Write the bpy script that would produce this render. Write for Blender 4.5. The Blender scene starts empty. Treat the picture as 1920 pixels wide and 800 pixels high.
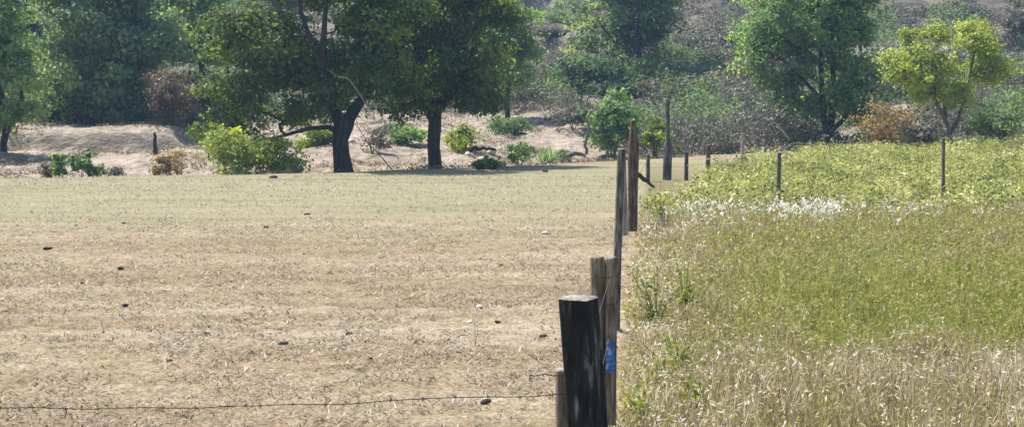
import bpy, math, random
import numpy as np
from mathutils import Vector

rng = np.random.default_rng(7)
random.seed(7)
sc = bpy.context.scene
COL = sc.collection

# ------------------------------------------------------------------ camera
F = 2800.0            # focal length in photo pixels (photo 1920 wide)
CAMZ = 2.1
HOR = 200.0           # photo row of the horizon
cam_d = bpy.data.cameras.new('camera')
cam_d.sensor_width = 36.0
cam_d.lens = 36.0 * F / 1920.0
cam_d.clip_start = 0.1
cam_d.clip_end = 2000
cam = bpy.data.objects.new('camera', cam_d)
COL.objects.link(cam)
cam.location = (0, 0, CAMZ)
cam.rotation_euler = (math.radians(90) - math.atan((400 - HOR) / F), 0, 0)
sc.camera = cam

# ------------------------------------------------------------------ light
SUN_EL = math.radians(58)
SUN_AZ = math.radians(-52)      # clockwise from +Y: high on the left, a little behind the scene
world = bpy.data.worlds.new('World')
sc.world = world
world.use_nodes = True
wn = world.node_tree.nodes
wn.clear()
sky = wn.new('ShaderNodeTexSky')
sky.sky_type = 'NISHITA'
sky.sun_disc = False
sky.sun_elevation = SUN_EL
sky.sun_rotation = SUN_AZ
sky.air_density = 1.2
sky.dust_density = 1.5
bg = wn.new('ShaderNodeBackground')
bg.inputs['Strength'].default_value = 0.09
wo = wn.new('ShaderNodeOutputWorld')
world.node_tree.links.new(sky.outputs[0], bg.inputs[0])
world.node_tree.links.new(bg.outputs[0], wo.inputs[0])

sun_d = bpy.data.lights.new('sun', 'SUN')
sun_d.energy = 4.6
sun_d.angle = math.radians(0.55)
sun_d.color = (1.0, 0.95, 0.87)
sun = bpy.data.objects.new('sun', sun_d)
COL.objects.link(sun)
sdir = Vector((math.sin(SUN_AZ) * math.cos(SUN_EL), math.cos(SUN_AZ) * math.cos(SUN_EL), math.sin(SUN_EL)))
sun.rotation_euler = sdir.to_track_quat('Z', 'Y').to_euler()
sun.location = (-20, 60, 80)

sc.view_settings.view_transform = 'Standard'
sc.view_settings.look = 'None'
sc.view_settings.gamma = 1.0
sc.view_settings.use_curve_mapping = False
sc.view_settings.exposure = 1.2
sc.cycles.max_bounces = 8
sc.cycles.transparent_max_bounces = 8
sc.cycles.volume_bounces = 0
sc.cycles.use_denoising = True

# ------------------------------------------------------------------ noise
def _h(ix, iy, iz, seed):
    n = (ix.astype(np.int64) * 374761393 + iy.astype(np.int64) * 668265263 + iz.astype(np.int64) * 2147483647 + seed * 1274126177) & 0xFFFFFFFF
    n = ((n ^ (n >> 13)) * 1274126177) & 0xFFFFFFFF
    n = ((n ^ (n >> 16)) * 2246822519) & 0xFFFFFFFF
    return ((n ^ (n >> 15)) & 0xFFFFFF) / float(0xFFFFFF)

def vnoise(x, y, z=None, seed=1):
    x = np.asarray(x, float); y = np.asarray(y, float)
    z = np.zeros_like(x) if z is None else np.asarray(z, float)
    ix, iy, iz = np.floor(x), np.floor(y), np.floor(z)
    fx, fy, fz = x - ix, y - iy, z - iz
    fx = fx * fx * (3 - 2 * fx); fy = fy * fy * (3 - 2 * fy); fz = fz * fz * (3 - 2 * fz)
    r = 0
    for a in (0, 1):
        for b in (0, 1):
            for c in (0, 1):
                w = (fx if a else 1 - fx) * (fy if b else 1 - fy) * (fz if c else 1 - fz)
                r = r + w * _h(ix + a, iy + b, iz + c, seed)
    return r

def fbm(x, y, z=None, oct=4, seed=1):
    t, a, s = 0, 0.5, 0
    x = np.asarray(x, float); y = np.asarray(y, float)
    z = np.zeros_like(x) if z is None else np.asarray(z, float)
    for i in range(oct):
        t = t + a * vnoise(x, y, z, seed + i * 17); s += a
        a *= 0.5; x = x * 2.03; y = y * 2.03; z = z * 2.03
    return t / s

def smooth(t):
    t = np.clip(t, 0, 1)
    return t * t * (3 - 2 * t)

# ------------------------------------------------------------------ terrain height
EDGE_X = [-60, -15, -5.4, .8, 4, 8, 60]
EDGE_Y = [36, 43.5, 48, 54, 58, 63, 66]
def edge(x):
    return np.interp(x, EDGE_X, EDGE_Y)
def H(x, y):
    x = np.asarray(x, float); y = np.asarray(y, float)
    t = y - edge(x)
    z = 0.03 * (fbm(x * .35, y * .35, seed=3) - .5) * 2
    z = z + 0.022 * np.clip(x - 6, 0, 30) * smooth((y - 25) / 30)
    tp = np.clip(t, 0, None)
    dip = -0.5 * smooth(tp / 2.5) * (1 - smooth((tp - 4) / 9))
    z = z + dip * smooth((12 - x) / 6)
    span = np.maximum(76 - edge(x), 4)
    z = z + 1.9 * np.clip(tp / span, 0, 1) ** 1.35
    z = z + smooth(tp / 4) * ((fbm(x * .22, y * .22, seed=9) - .5) * 1.0 + (fbm(x * 1.1, y * 1.1, seed=10, oct=3) - .5) * .34)
    z = z + (0.5 * smooth((y - 59.6 - .12 * (x + 17) - .8 * (fbm(x * .8, x * 0, seed=91) - .5)) / .6) - .022 * np.clip(y - 46, 0, 13.5) * smooth((60.5 - y) / 1.)) * smooth((x + 24) / 4) * smooth((-13.2 - x) / .8) * smooth((72 - y) / 10)
    hy = np.clip(y - 76, 0, None)
    z = z + 0.27 * hy + 0.0008 * hy * hy * (hy < 130) + (0.0008 * 130 * 130 + 0.0) * (hy >= 130)
    z = z + smooth(hy / 12) * ((fbm(x * .09, y * .16, seed=21) - .5) * 5.0 + (fbm(x * .5, y * .7, seed=23) - .5) * 1.6)
    return z
def h1(x, y):
    return float(H(np.array([x]), np.array([y]))[0])
def X(px, d):
    return (px - 960.0) / F * d
def Z(py, d):
    return CAMZ - (py - HOR) * d / F

# ------------------------------------------------------------------ mesh helpers
def mesh(name, V, faces, attrs=None, smooth_=False, mats=None):
    me = bpy.data.meshes.new(name)
    V = np.asarray(V, np.float32).reshape(-1, 3)
    me.vertices.add(len(V)); me.vertices.foreach_set('co', V.ravel())
    faces = [np.asarray(f, np.int32) for f in faces if len(f)]
    nl = sum(f.size for f in faces)
    me.loops.add(nl)
    me.loops.foreach_set('vertex_index', np.concatenate([f.ravel() for f in faces]))
    tot = np.concatenate([np.full(len(f), f.shape[1], np.int32) for f in faces])
    st = np.concatenate([[0], np.cumsum(tot)[:-1]]).astype(np.int32)
    me.polygons.add(len(tot)); me.polygons.foreach_set('loop_start', st)
    if smooth_:
        me.polygons.foreach_set('use_smooth', np.ones(len(tot), bool))
    for k, a in (attrs or {}).items():
        at = me.attributes.new(k, 'FLOAT', 'POINT')
        at.data.foreach_set('value', np.asarray(a, np.float32))
    for m in (mats or []):
        me.materials.append(m)
    me.update(); me.validate()
    return me

def obj(name, me, parent=None, loc=None):
    o = bpy.data.objects.new(name, me)
    COL.objects.link(o)
    if parent is not None: o.parent = parent
    if loc is not None: o.location = loc
    return o

def tag(o, label=None, cat=None, group=None, kind=None):
    if label: o['label'] = label
    if cat: o['category'] = cat
    if group: o['group'] = group
    if kind: o['kind'] = kind
    return o

def thing(name, label, cat, loc, group=None):
    return tag(obj(name, None, None, loc), label, cat, group)

class Geo:
    def __init__(s): s.V = []; s.F = {}; s.n = 0; s.A = []
    def add(s, V, faces, a=0.5):
        V = np.asarray(V, float).reshape(-1, 3)
        for f in faces:
            f = np.asarray(f, np.int64)
            if len(f): s.F.setdefault(f.shape[1], []).append(f + s.n)
        s.V.append(V); s.n += len(V)
        s.A.append(np.full(len(V), a) if np.isscalar(a) else np.asarray(a))
        return s
    def mesh(s, name, mats, sm=False):
        return mesh(name, np.concatenate(s.V), [np.concatenate(v) for v in s.F.values()], {'tint': np.concatenate(s.A)}, sm, mats)

def unit(v):
    return v / np.maximum(np.linalg.norm(v, axis=-1, keepdims=True), 1e-9)

def tube(g, P, R, k=6, a=.5, cap=True):
    P = np.asarray(P, float); R = np.asarray(R, float)
    T = unit(np.gradient(P, axis=0))
    ref = np.array([0, 0, 1.0]) if abs(T[:, 2]).mean() < .8 else np.array([1.0, 0.2, 0])
    U = unit(np.cross(T, ref)); W = np.cross(T, U)
    an = np.linspace(0, 2 * np.pi, k, endpoint=False)
    ring = P[:, None] + R[:, None, None] * (np.cos(an)[None, :, None] * U[:, None] + np.sin(an)[None, :, None] * W[:, None])
    n = len(P)
    i = np.arange(n - 1)[:, None] * k; j = np.arange(k)[None]; j2 = (j + 1) % k
    q = np.stack([i + j, i + j2, i + k + j2, i + k + j], -1).reshape(-1, 4)
    V = ring.reshape(-1, 3)
    fs = [q]
    if cap:
        V = np.vstack([V, P[:1], P[-1:]])
        c0, c1 = n * k, n * k + 1
        jj = np.arange(k)
        fs.append(np.stack([(jj + 1) % k, jj, np.full(k, c0)], -1))
        fs.append(np.stack([(n - 1) * k + jj, (n - 1) * k + (jj + 1) % k, np.full(k, c1)], -1))
    g.add(V, fs, a)

def leaves(g, C, L, W, tint, droop=0.0, flat=0.0, nrm=None):
    n = len(C)
    u = rng.normal(size=(n, 3)); u[:, 2] = u[:, 2] * (1 - .4 * flat) - droop
    u = unit(u)
    if nrm is None:
        r = rng.normal(size=(n, 3)); r[:, 2] *= (1 - flat)
        v = unit(np.cross(u, r)); nn = np.cross(u, v)
    else:      # blades face roughly along nrm, as leaves spread on the outside of a bough do
        nn = unit(nrm); u = unit(u - nn * (u * nn).sum(1, keepdims=True)); v = np.cross(nn, u)
    L = np.broadcast_to(L, n)[:, None]; W = np.broadcast_to(W, n)[:, None]
    b = C - u * L * .5; t = C + u * L * .5
    m = C - u * L * .05 + nn * W * .12
    V = np.stack([b, m + v * W * .5, t, m - v * W * .5], 1).reshape(-1, 3)
    g.add(V, [np.arange(n * 4).reshape(-1, 4)], np.repeat(tint, 4))

def blades(g, B, h, w, lean, tint, curve=.35):
    """bent grass blades: B (n,3) roots, h heights, w widths, lean horizontal tip offset"""
    n = len(B)
    an = rng.uniform(0, 2 * np.pi, n)
    d = np.stack([np.cos(an), np.sin(an), 0 * an], -1)
    an2 = rng.uniform(0, 2 * np.pi, n)
    s = np.stack([np.cos(an2), np.sin(an2), 0 * an2], -1) * (w * .5)[:, None]
    up = np.array([0, 0, 1.0])
    mid = B + up * (h * .6)[:, None] + d * (lean * curve)[:, None]
    tip = B + up * h[:, None] + d * lean[:, None]
    V = np.stack([B - s, B + s, mid + s * .8, mid - s * .8, tip], 1).reshape(-1, 3)
    i = np.arange(n)[:, None] * 5
    g.add(V, [i + np.array([0, 1, 2, 3]), i + np.array([3, 2, 4])], np.repeat(tint, 5))

# ------------------------------------------------------------------ materials
def newmat(name):
    m = bpy.data.materials.new(name); m.use_nodes = True
    nt = m.node_tree; nt.nodes.clear()
    out = nt.nodes.new('ShaderNodeOutputMaterial')
    return m, nt, out
def N(nt, t, **kw):
    n = nt.nodes.new(t)
    for k, v in kw.items(): setattr(n, k, v)
    return n
def ramp(nt, fac, stops, interp='LINEAR'):
    r = N(nt, 'ShaderNodeValToRGB'); r.color_ramp.interpolation = interp
    e = r.color_ramp.elements
    while len(e) < len(stops): e.new(.5)
    for el, (p, c) in zip(e, stops):
        el.position = p; el.color = (*c, 1)
    nt.links.new(fac, r.inputs[0])
    return r.outputs[0]
def noise(nt, vec, scale, detail=3, rough=.55):
    n = N(nt, 'ShaderNodeTexNoise'); n.inputs['Scale'].default_value = scale
    n.inputs['Detail'].default_value = detail; n.inputs['Roughness'].default_value = rough
    if vec is not None: nt.links.new(vec, n.inputs['Vector'])
    return n.outputs[0]
def mathn(nt, op, a, b=None, c=None, clamp=False):
    m = N(nt, 'ShaderNodeMath', operation=op, use_clamp=clamp)
    for i, v in enumerate((a, b, c)):
        if v is None: continue
        if isinstance(v, (int, float)): m.inputs[i].default_value = v
        else: nt.links.new(v, m.inputs[i])
    return m.outputs[0]
def mixc(nt, fac, a, b, mode='MIX'):
    m = N(nt, 'ShaderNodeMix', data_type='RGBA', blend_type=mode)
    for s, v in ((m.inputs[0], fac), (m.inputs[6], a), (m.inputs[7], b)):
        if isinstance(v, (int, float)): s.default_value = v
        elif isinstance(v, tuple): s.default_value = (*v, 1)
        else: nt.links.new(v, s)
    return m.outputs[2]
def mapr(nt, v, a, b, c=0., d=1.):
    m = N(nt, 'ShaderNodeMapRange', interpolation_type='SMOOTHSTEP')
    for i, q in enumerate((a, b, c, d)): m.inputs[i + 1].default_value = q
    nt.links.new(v, m.inputs[0])
    return m.outputs[0]

def leafmat(name, stops, trans=.54, rough=.55, spec=.25, tc=(1.65, 1.5, .75)):
    m, nt, out = newmat(name)
    at = N(nt, 'ShaderNodeAttribute', attribute_name='tint')
    c = ramp(nt, at.outputs['Fac'], stops)
    p = N(nt, 'ShaderNodeBsdfPrincipled')
    p.inputs['Roughness'].default_value = rough
    p.inputs['Specular IOR Level'].default_value = spec
    nt.links.new(c, p.inputs['Base Color'])
    t = N(nt, 'ShaderNodeBsdfTranslucent')
    nt.links.new(mixc(nt, 1.0, c, tc, 'MULTIPLY'), t.inputs[0])
    mx = N(nt, 'ShaderNodeMixShader'); mx.inputs[0].default_value = trans
    nt.links.new(p.outputs[0], mx.inputs[1]); nt.links.new(t.outputs[0], mx.inputs[2])
    nt.links.new(mx.outputs[0], out.inputs[0])
    return m

def woodmat(name, dark, mid, light, scale=26.0, bias=.5, bump=.6, zs=.12):
    m, nt, out = newmat(name)
    tc = N(nt, 'ShaderNodeTexCoord')
    mp = N(nt, 'ShaderNodeMapping'); mp.inputs['Scale'].default_value = (1, 1, zs)
    nt.links.new(tc.outputs['Object'], mp.inputs[0])
    n1 = noise(nt, mp.outputs[0], scale, 5, .6)
    n2 = noise(nt, tc.outputs['Object'], 3.5, 3)
    v = mathn(nt, 'ADD', mathn(nt, 'MULTIPLY', n1, .75), mathn(nt, 'MULTIPLY', n2, .35))
    c = ramp(nt, v, [(bias - .13, dark), (bias + .02, mid), (bias + .17, light)])
    p = N(nt, 'ShaderNodeBsdfPrincipled'); p.inputs['Roughness'].default_value = .85
    p.inputs['Specular IOR Level'].default_value = .2
    nt.links.new(c, p.inputs['Base Color'])
    b = N(nt, 'ShaderNodeBump'); b.inputs['Strength'].default_value = bump; b.inputs['Distance'].default_value = .012
    nt.links.new(n1, b.inputs['Height']); nt.links.new(b.outputs[0], p.inputs['Normal'])
    nt.links.new(p.outputs[0], out.inputs[0])
    return m

def plain(name, col, rough=.8, var=.25, scale=30., metal=0.):
    m, nt, out = newmat(name)
    tc = N(nt, 'ShaderNodeTexCoord')
    n1 = noise(nt, tc.outputs['Object'], scale, 4)
    lo = tuple(c * (1 - var) for c in col); hi = tuple(min(1, c * (1 + var)) for c in col)
    c = ramp(nt, n1, [(.3, lo), (.7, hi)])
    p = N(nt, 'ShaderNodeBsdfPrincipled'); p.inputs['Roughness'].default_value = rough
    p.inputs['Metallic'].default_value = metal; p.inputs['Specular IOR Level'].default_value = .25
    nt.links.new(c, p.inputs['Base Color'])
    b = N(nt, 'ShaderNodeBump'); b.inputs['Strength'].default_value = .5; b.inputs['Distance'].default_value = .02
    nt.links.new(n1, b.inputs['Height']); nt.links.new(b.outputs[0], p.inputs['Normal'])
    nt.links.new(p.outputs[0], out.inputs[0])
    return m

def groundmat():
    m, nt, out = newmat('pasture_soil')
    ge = N(nt, 'ShaderNodeNewGeometry')
    pos = ge.outputs['Position']
    sp = N(nt, 'ShaderNodeSeparateXYZ'); nt.links.new(pos, sp.inputs[0])
    x, y = sp.outputs[0], sp.outputs[1]
    fa = noise(nt, pos, 30, 5, .7)
    fb = noise(nt, pos, 9, 3, .6)
    fine = mathn(nt, 'ADD', mathn(nt, 'MULTIPLY', fa, .72), mathn(nt, 'MULTIPLY', fb, .28))
    midn = noise(nt, pos, 2.2, 4, .6)
    mp = N(nt, 'ShaderNodeMapping'); mp.inputs['Scale'].default_value = (.12, .55, 1); mp.inputs['Rotation'].default_value = (0, 0, .09)
    nt.links.new(pos, mp.inputs[0])
    big = noise(nt, mp.outputs[0], 1.0, 5, .6)
    soil = ramp(nt, fine, [(.36, (0.106, 0.080, 0.053)), (.46, (0.245, 0.198, 0.137)), (.56, (0.359, 0.297, 0.213)), (.68, (0.490, 0.420, 0.319))])
    straw = ramp(nt, fine, [(.36, (0.106, 0.082, 0.049)), (.50, (0.253, 0.208, 0.133)), (.66, (0.408, 0.346, 0.236))])
    c = mixc(nt, mapr(nt, midn, .42, .66), soil, straw)
    c = mixc(nt, mapr(nt, big, .40, .58, .0, .9), c, mixc(nt, 1.0, c, (.80, .745, .68), 'MULTIPLY'))
    # thin green regrowth at the far end of the pasture
    yy = mathn(nt, 'ADD', mathn(nt, 'SUBTRACT', y, mathn(nt, 'MULTIPLY', x, .30)), mathn(nt, 'MULTIPLY', mathn(nt, 'ADD', mathn(nt, 'SUBTRACT', big, .5), mathn(nt, 'MULTIPLY', mathn(nt, 'SUBTRACT', midn, .5), .45)), 26.0))
    green = ramp(nt, fine, [(.32, (0.106, 0.103, 0.057)), (.5, (0.224, 0.216, 0.133)), (.68, (0.326, 0.309, 0.209))])
    gm = mathn(nt, 'MULTIPLY', mapr(nt, yy, 23, 33), mapr(nt, yy, 62, 50, 0, 1))
    gm = mathn(nt, 'MULTIPLY', gm, mapr(nt, midn, .25, .6, .55, .95))
    c = mixc(nt, gm, c, green)
    mp2 = N(nt, 'ShaderNodeMapping'); mp2.inputs['Scale'].default_value = (.07, .9, 1); mp2.inputs['Rotation'].default_value = (0, 0, -.16)
    nt.links.new(pos, mp2.inputs[0])
    band = noise(nt, mp2.outputs[0], 1.0, 6, .65)
    c = mixc(nt, mapr(nt, band, .44, .62, 0, .5), c, mixc(nt, 1.0, c, (.74, .71, .64), 'MULTIPLY'))
    c = mixc(nt, 1.0, c, (1.0, .99, .98), 'MULTIPLY')
    # worn wheel tracks, paler bare soil crossing the pasture
    tr = None
    for yc, w, s in ((13.7, .45, .45), (15.5, .5, .4), (21.0, .6, .15)):
        off = mathn(nt, 'ABSOLUTE', mathn(nt, 'SUBTRACT', mathn(nt, 'ADD', mathn(nt, 'SUBTRACT', y, mathn(nt, 'MULTIPLY', x, .06)), mathn(nt, 'MULTIPLY', mathn(nt, 'SUBTRACT', big, .5), 4.5)), yc))
        k = mapr(nt, off, w, .05, 0, s)
        tr = k if tr is None else mathn(nt, 'MAXIMUM', tr, k)
    tr = mathn(nt, 'MULTIPLY', tr, mapr(nt, midn, .35, .6, .15, 1))
    c = mixc(nt, tr, c, ramp(nt, fine, [(.3, (0.336, 0.276, 0.216)), (.7, (0.480, 0.416, 0.344))]))
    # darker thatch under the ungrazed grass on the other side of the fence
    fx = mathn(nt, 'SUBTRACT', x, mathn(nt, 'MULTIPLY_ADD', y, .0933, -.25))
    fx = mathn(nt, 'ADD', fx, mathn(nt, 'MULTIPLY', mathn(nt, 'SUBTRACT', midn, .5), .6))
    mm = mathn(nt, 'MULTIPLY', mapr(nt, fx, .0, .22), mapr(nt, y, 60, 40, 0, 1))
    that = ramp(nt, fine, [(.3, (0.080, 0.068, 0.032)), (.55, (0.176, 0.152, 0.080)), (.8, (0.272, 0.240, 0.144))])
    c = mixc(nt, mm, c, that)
    p = N(nt, 'ShaderNodeBsdfPrincipled'); p.inputs['Roughness'].default_value = .95
    p.inputs['Specular IOR Level'].default_value = .1
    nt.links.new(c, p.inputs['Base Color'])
    b = N(nt, 'ShaderNodeBump'); b.inputs['Strength'].default_value = 1.; b.inputs['Distance'].default_value = .035
    nt.links.new(fine, b.inputs['Height']); nt.links.new(b.outputs[0], p.inputs['Normal'])
    nt.links.new(p.outputs[0], out.inputs[0])
    return m

def earthmat(name, cols, scale, dist, sx=1.0):
    m, nt, out = newmat(name)
    ge = N(nt, 'ShaderNodeNewGeometry')
    mp = N(nt, 'ShaderNodeMapping'); mp.inputs['Scale'].default_value = (sx, 1, 1.6)
    nt.links.new(ge.outputs['Position'], mp.inputs[0])
    a = noise(nt, mp.outputs[0], scale, 6, .62)
    b_ = noise(nt, mp.outputs[0], scale * .18, 4)
    v = mathn(nt, 'ADD', mathn(nt, 'MULTIPLY', a, .6), mathn(nt, 'MULTIPLY', b_, .4))
    n = len(cols)
    c = ramp(nt, v, [(.34 + .32 * i / (n - 1), cols[i]) for i in range(n)])
    p = N(nt, 'ShaderNodeBsdfPrincipled'); p.inputs['Roughness'].default_value = .95
    p.inputs['Specular IOR Level'].default_value = .1
    nt.links.new(c, p.inputs['Base Color'])
    b = N(nt, 'ShaderNodeBump'); b.inputs['Strength'].default_value = 1.; b.inputs['Distance'].default_value = dist
    nt.links.new(a, b.inputs['Height']); nt.links.new(b.outputs[0], p.inputs['Normal'])
    nt.links.new(p.outputs[0], out.inputs[0])
    return m

M = {}
M['ground'] = groundmat()
M['bank'] = earthmat('bank_sand', [(0.120, 0.094, 0.072), (0.232, 0.190, 0.152), (0.320, 0.266, 0.214), (0.400, 0.340, 0.280)], 2.2, .2)
M['hill'] = earthmat('hill_soil', [(0.052, 0.048, 0.040), (0.098, 0.087, 0.072), (0.164, 0.145, 0.122), (0.249, 0.224, 0.193)], .55, .5, .6)
M['dark_tree'] = leafmat('leaves_dark_green', [(0, (.03, .055, .022)), (.45, (.065, .115, .035)), (.75, (.15, .21, .05)), (1, (.33, .36, .095))])  # yellow top end puts sunlit highlights into the leaf colour
M['mid_tree'] = leafmat('leaves_mid_green', [(0, (.055, .11, .05)), (.5, (.135, .235, .10)), (1, (.31, .42, .18))])
M['blue_tree'] = leafmat('leaves_blue_green', [(0, (.05, .095, .062)), (.5, (.13, .21, .115)), (1, (.28, .38, .19))])
M['yellow_tree'] = leafmat('leaves_yellow_green', [(0, (.07, .115, .03)), (.45, (.22, .29, .065)), (1, (.47, .53, .18))])
M['grey_brush'] = leafmat('leaves_grey_brush', [(0, (.05, .05, .047)), (.45, (.12, .118, .10)), (.8, (.21, .203, .165)), (1, (.36, .335, .285))], .28, tc=(1.2, 1.15, .9))
M['dry_brush'] = leafmat('leaves_dry_brown', [(0, (.06, .048, .042)), (.5, (.15, .12, .098)), (1, (.30, .25, .20))], .3)
M['orange_brush'] = leafmat('leaves_orange_brown', [(0, (.11, .085, .04)), (.5, (.24, .172, .095)), (1, (.40, .30, .175))], .35)
M['weed'] = leafmat('weed_leaves', [(0, (.09, .12, .03)), (.35, (.27, .30, .07)), (.75, (.47, .48, .17)), (.93, (.62, .60, .30)), (1, (.75, .72, .50))], .5, tc=(1.15, 1.12, .85))
M['grass'] = leafmat('meadow_blades', [(0, (.13, .16, .035)), (.22, (.31, .34, .075)), (.42, (.38, .365, .13)), (.6, (.21, .165, .09)), (.8, (.38, .315, .205)), (1, (.78, .72, .59))], .42, tc=(1.15, 1.1, .9))
M['stubble'] = leafmat('dry_stubble', [(0, (.15, .118, .086)), (.4, (.28, .23, .17)), (.75, (.41, .345, .268)), (1, (.56, .50, .41))], .3, tc=(1.1, 1.05, .95))
M['seed'] = leafmat('seed_heads', [(0, (.62, .58, .48)), (1, (.90, .88, .82))], .4, tc=(1, 1, 1))
M['bark'] = woodmat('bark', (.012, .0105, .01), (.03, .026, .023), (.065, .057, .05), 14, .52, 1.)
M['bark_grey'] = woodmat('bark_grey', (.05, .044, .038), (.12, .105, .09), (.22, .195, .17), 14, .52, 1.)
M['dead'] = woodmat('dead_wood', (.13, .115, .10), (.27, .245, .215), (.44, .41, .37), 18, .52, .8)
M['tie'] = woodmat('black_timber', (.006, .006, .006), (.025, .024, .024), (.22, .215, .21), 26, .575, 1., .2)
M['brown_post'] = woodmat('brown_timber', (.045, .034, .025), (.13, .10, .074), (.30, .25, .195), 40, .5, .9)
M['grey_post'] = woodmat('grey_timber', (.03, .027, .025), (.085, .078, .07), (.27, .25, .23), 36, .52, .9)
M['rust_post'] = woodmat('red_brown_timber', (.03, .022, .018), (.085, .058, .045), (.20, .155, .125), 34, .5, .9)
M['end_grain'] = woodmat('end_grain', (.09, .08, .07), (.19, .17, .15), (.31, .285, .255), 60, .5, .6)
M['wire'] = plain('rusty_wire', (.075, .055, .045), .7, .4, 60, .3)
M['dung'] = plain('dung', (.028, .022, .016), .95, .5, 40)
M['rock'] = plain('rock', (.46, .38, .31), .9, .35, 6)
M['pale_rock'] = plain('pale_rock', (.62, .58, .52), .9, .25, 9)

# ------------------------------------------------------------------ ground sheets
def graded(lo, hi, f0, f1, step, grow=1.12, cap=6.0):
    a = list(np.arange(f0, f1 + 1e-6, step))
    s = step; v = a[-1]
    while v < hi:
        s = min(s * grow, cap); v += s; a.append(v)
    s = step; v = a[0]; b = []
    while v > lo:
        s = min(s * grow, cap); v -= s; b.append(v)
    return np.array(b[::-1] + a)
xs = graded(-220, 220, -7.5, 5.5, .055, 1.04)
ys1 = graded(-40, 26, 8.5, 25.9, .06, 1.25)
ys1 = ys1[ys1 < 26]
ys2 = np.concatenate([np.arange(26, 44, .14), np.arange(44, 58, .25), np.arange(58, 62, .08), np.arange(62, 76.01, .25)])
ys3 = np.concatenate([np.arange(76.5, 130, .5), np.arange(130, 330, 3.)])
ys = np.concatenate([ys1, ys2, ys3])
GX, GY = np.meshgrid(xs, ys)
GZ = H(GX, GY)
near = (GY > 6) & (GY < 46) & (np.abs(GX) < 22)
r1 = fbm(GX * 7, GY * 7, oct=3, seed=41) - .5
GZ = GZ + np.where(near, .085 * r1 * (1 - .5 * (GY > 26)), 0)
nx, ny = len(xs), len(ys)
idx = np.arange(nx * ny).reshape(ny, nx)
q = np.stack([idx[:-1, :-1], idx[:-1, 1:], idx[1:, 1:], idx[1:, :-1]], -1).reshape(-1, 4)
V = np.stack([GX, GY, GZ], -1).reshape(-1, 3)
cy = V[q].mean(1)
is_hill = cy[:, 1] > 76
is_bank = (~is_hill) & (cy[:, 1] > edge(cy[:, 0]) + .6)
def sheet(name, mask, mat):
    f = q[mask]; u, inv = np.unique(f, return_inverse=True)
    o = obj(name, mesh(name, V[u], [inv.reshape(-1, 4)], None, True, [mat]))
    return tag(o, kind='structure')
tag(sheet('ground', ~(is_hill | is_bank), M['ground']), 'dry grazed pasture ground on both sides of the fence')
tag(sheet('creek_bank', is_bank, M['bank']), 'bare pinkish sandy bank behind the pasture')
tag(sheet('hillside', is_hill, M['hill']), 'tan brush-covered hillside filling the background')

def fence_x(y):
    return .286 + (y - 6.3) * .0933

# ------------------------------------------------------------------ trees and shrubs
def skeleton(g, trunks, targets, r_tip=.012, k=6, jit=.12, maxr=.09):
    """trunks: list of (points, radii); targets (n,3): limbs grown to them. Tubes go into g."""
    pos = []; par = []; fixed = []
    for P, R in trunks:
        P = np.asarray(P, float)
        tube(g, P, R, 10)
        s = len(pos)
        for i, p in enumerate(P):
            pos.append(p); par.append(-1 if i == 0 else s + i - 1); fixed.append(R[i])
    if len(targets) == 0: return
    tp0 = np.asarray(pos)
    dd = np.linalg.norm(targets[:, None] - tp0[None], axis=-1).min(1)
    chains = []; usable0 = [p[2] for p in pos]
    zmin = min(np.asarray(P)[-1][2] for P, R in trunks) * .45
    for t in targets[np.argsort(dd)]:
        A = np.asarray(pos)
        d = np.linalg.norm(A - t, axis=1)
        cost = d + .9 * np.clip(A[:, 2] - t[2] + .1, 0, None) + 5 * (A[:, 2] < zmin)
        j = int(np.argmin(cost)); a = A[j]; L = d[j]
        m = 4
        ch = [j]
        side = rng.normal(size=3) * jit * L
        for i in range(1, m + 1):
            f = i / m
            p = a + (t - a) * f + side * math.sin(math.pi * f) + np.array([0, 0, .10 * L * math.sin(math.pi * f)]) + rng.normal(size=3) * .03 * L * (i < m)
            pos.append(p); par.append(ch[-1]); fixed.append(None); ch.append(len(pos) - 1)
        chains.append(ch)
    cnt = np.zeros(len(pos))
    for ch in chains:
        i = ch[-1]
        while i >= 0:
            cnt[i] += 1; i = par[i]
    for ch in chains:
        R = np.array([min(maxr, r_tip * max(cnt[i], 1) ** .55) for i in ch[1:]])
        R0 = R[0] if fixed[ch[0]] is None else min(R[0] * 1.25, fixed[ch[0]])
        R = np.concatenate([[R0], R]); R[-1] *= .4
        tube(g, np.array([pos[i] for i in ch]), R, k if R[0] > .03 else 4, .5, False)

def sample_blobs(blobs, n, shell=.5, gap=.0, gs=.6, seed=5, bough=10, spread=.4):
    out = []
    w = np.array([b[3] * b[4] * b[5] for b in blobs]); w = (w ** .62) / (w ** .62).sum()
    nb = max(8, n // bough)
    c = rng.choice(len(blobs), size=nb, p=w)
    B = np.array(blobs)[c]
    BC = B[:, :3] + unit(rng.normal(size=(nb, 3))) * (rng.random(nb) ** (shell * .8))[:, None] * B[:, 3:6]
    br = np.minimum(spread * rng.uniform(.5, 1.25, nb), B[:, 3:6].min(1) * .7)
    while sum(len(o) for o in out) < n:
        c = rng.integers(nb, size=n)
        P = BC[c] + rng.normal(size=(n, 3)) * br[c][:, None] * np.array([1, 1, .55])
        P = np.hstack([P, BC[c]])
        keep = fbm(P[:, 0] * gs, P[:, 1] * gs, P[:, 2] * gs, oct=2, seed=seed) > gap
        out.append(P[keep])
    return np.concatenate(out)[:n]

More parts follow.
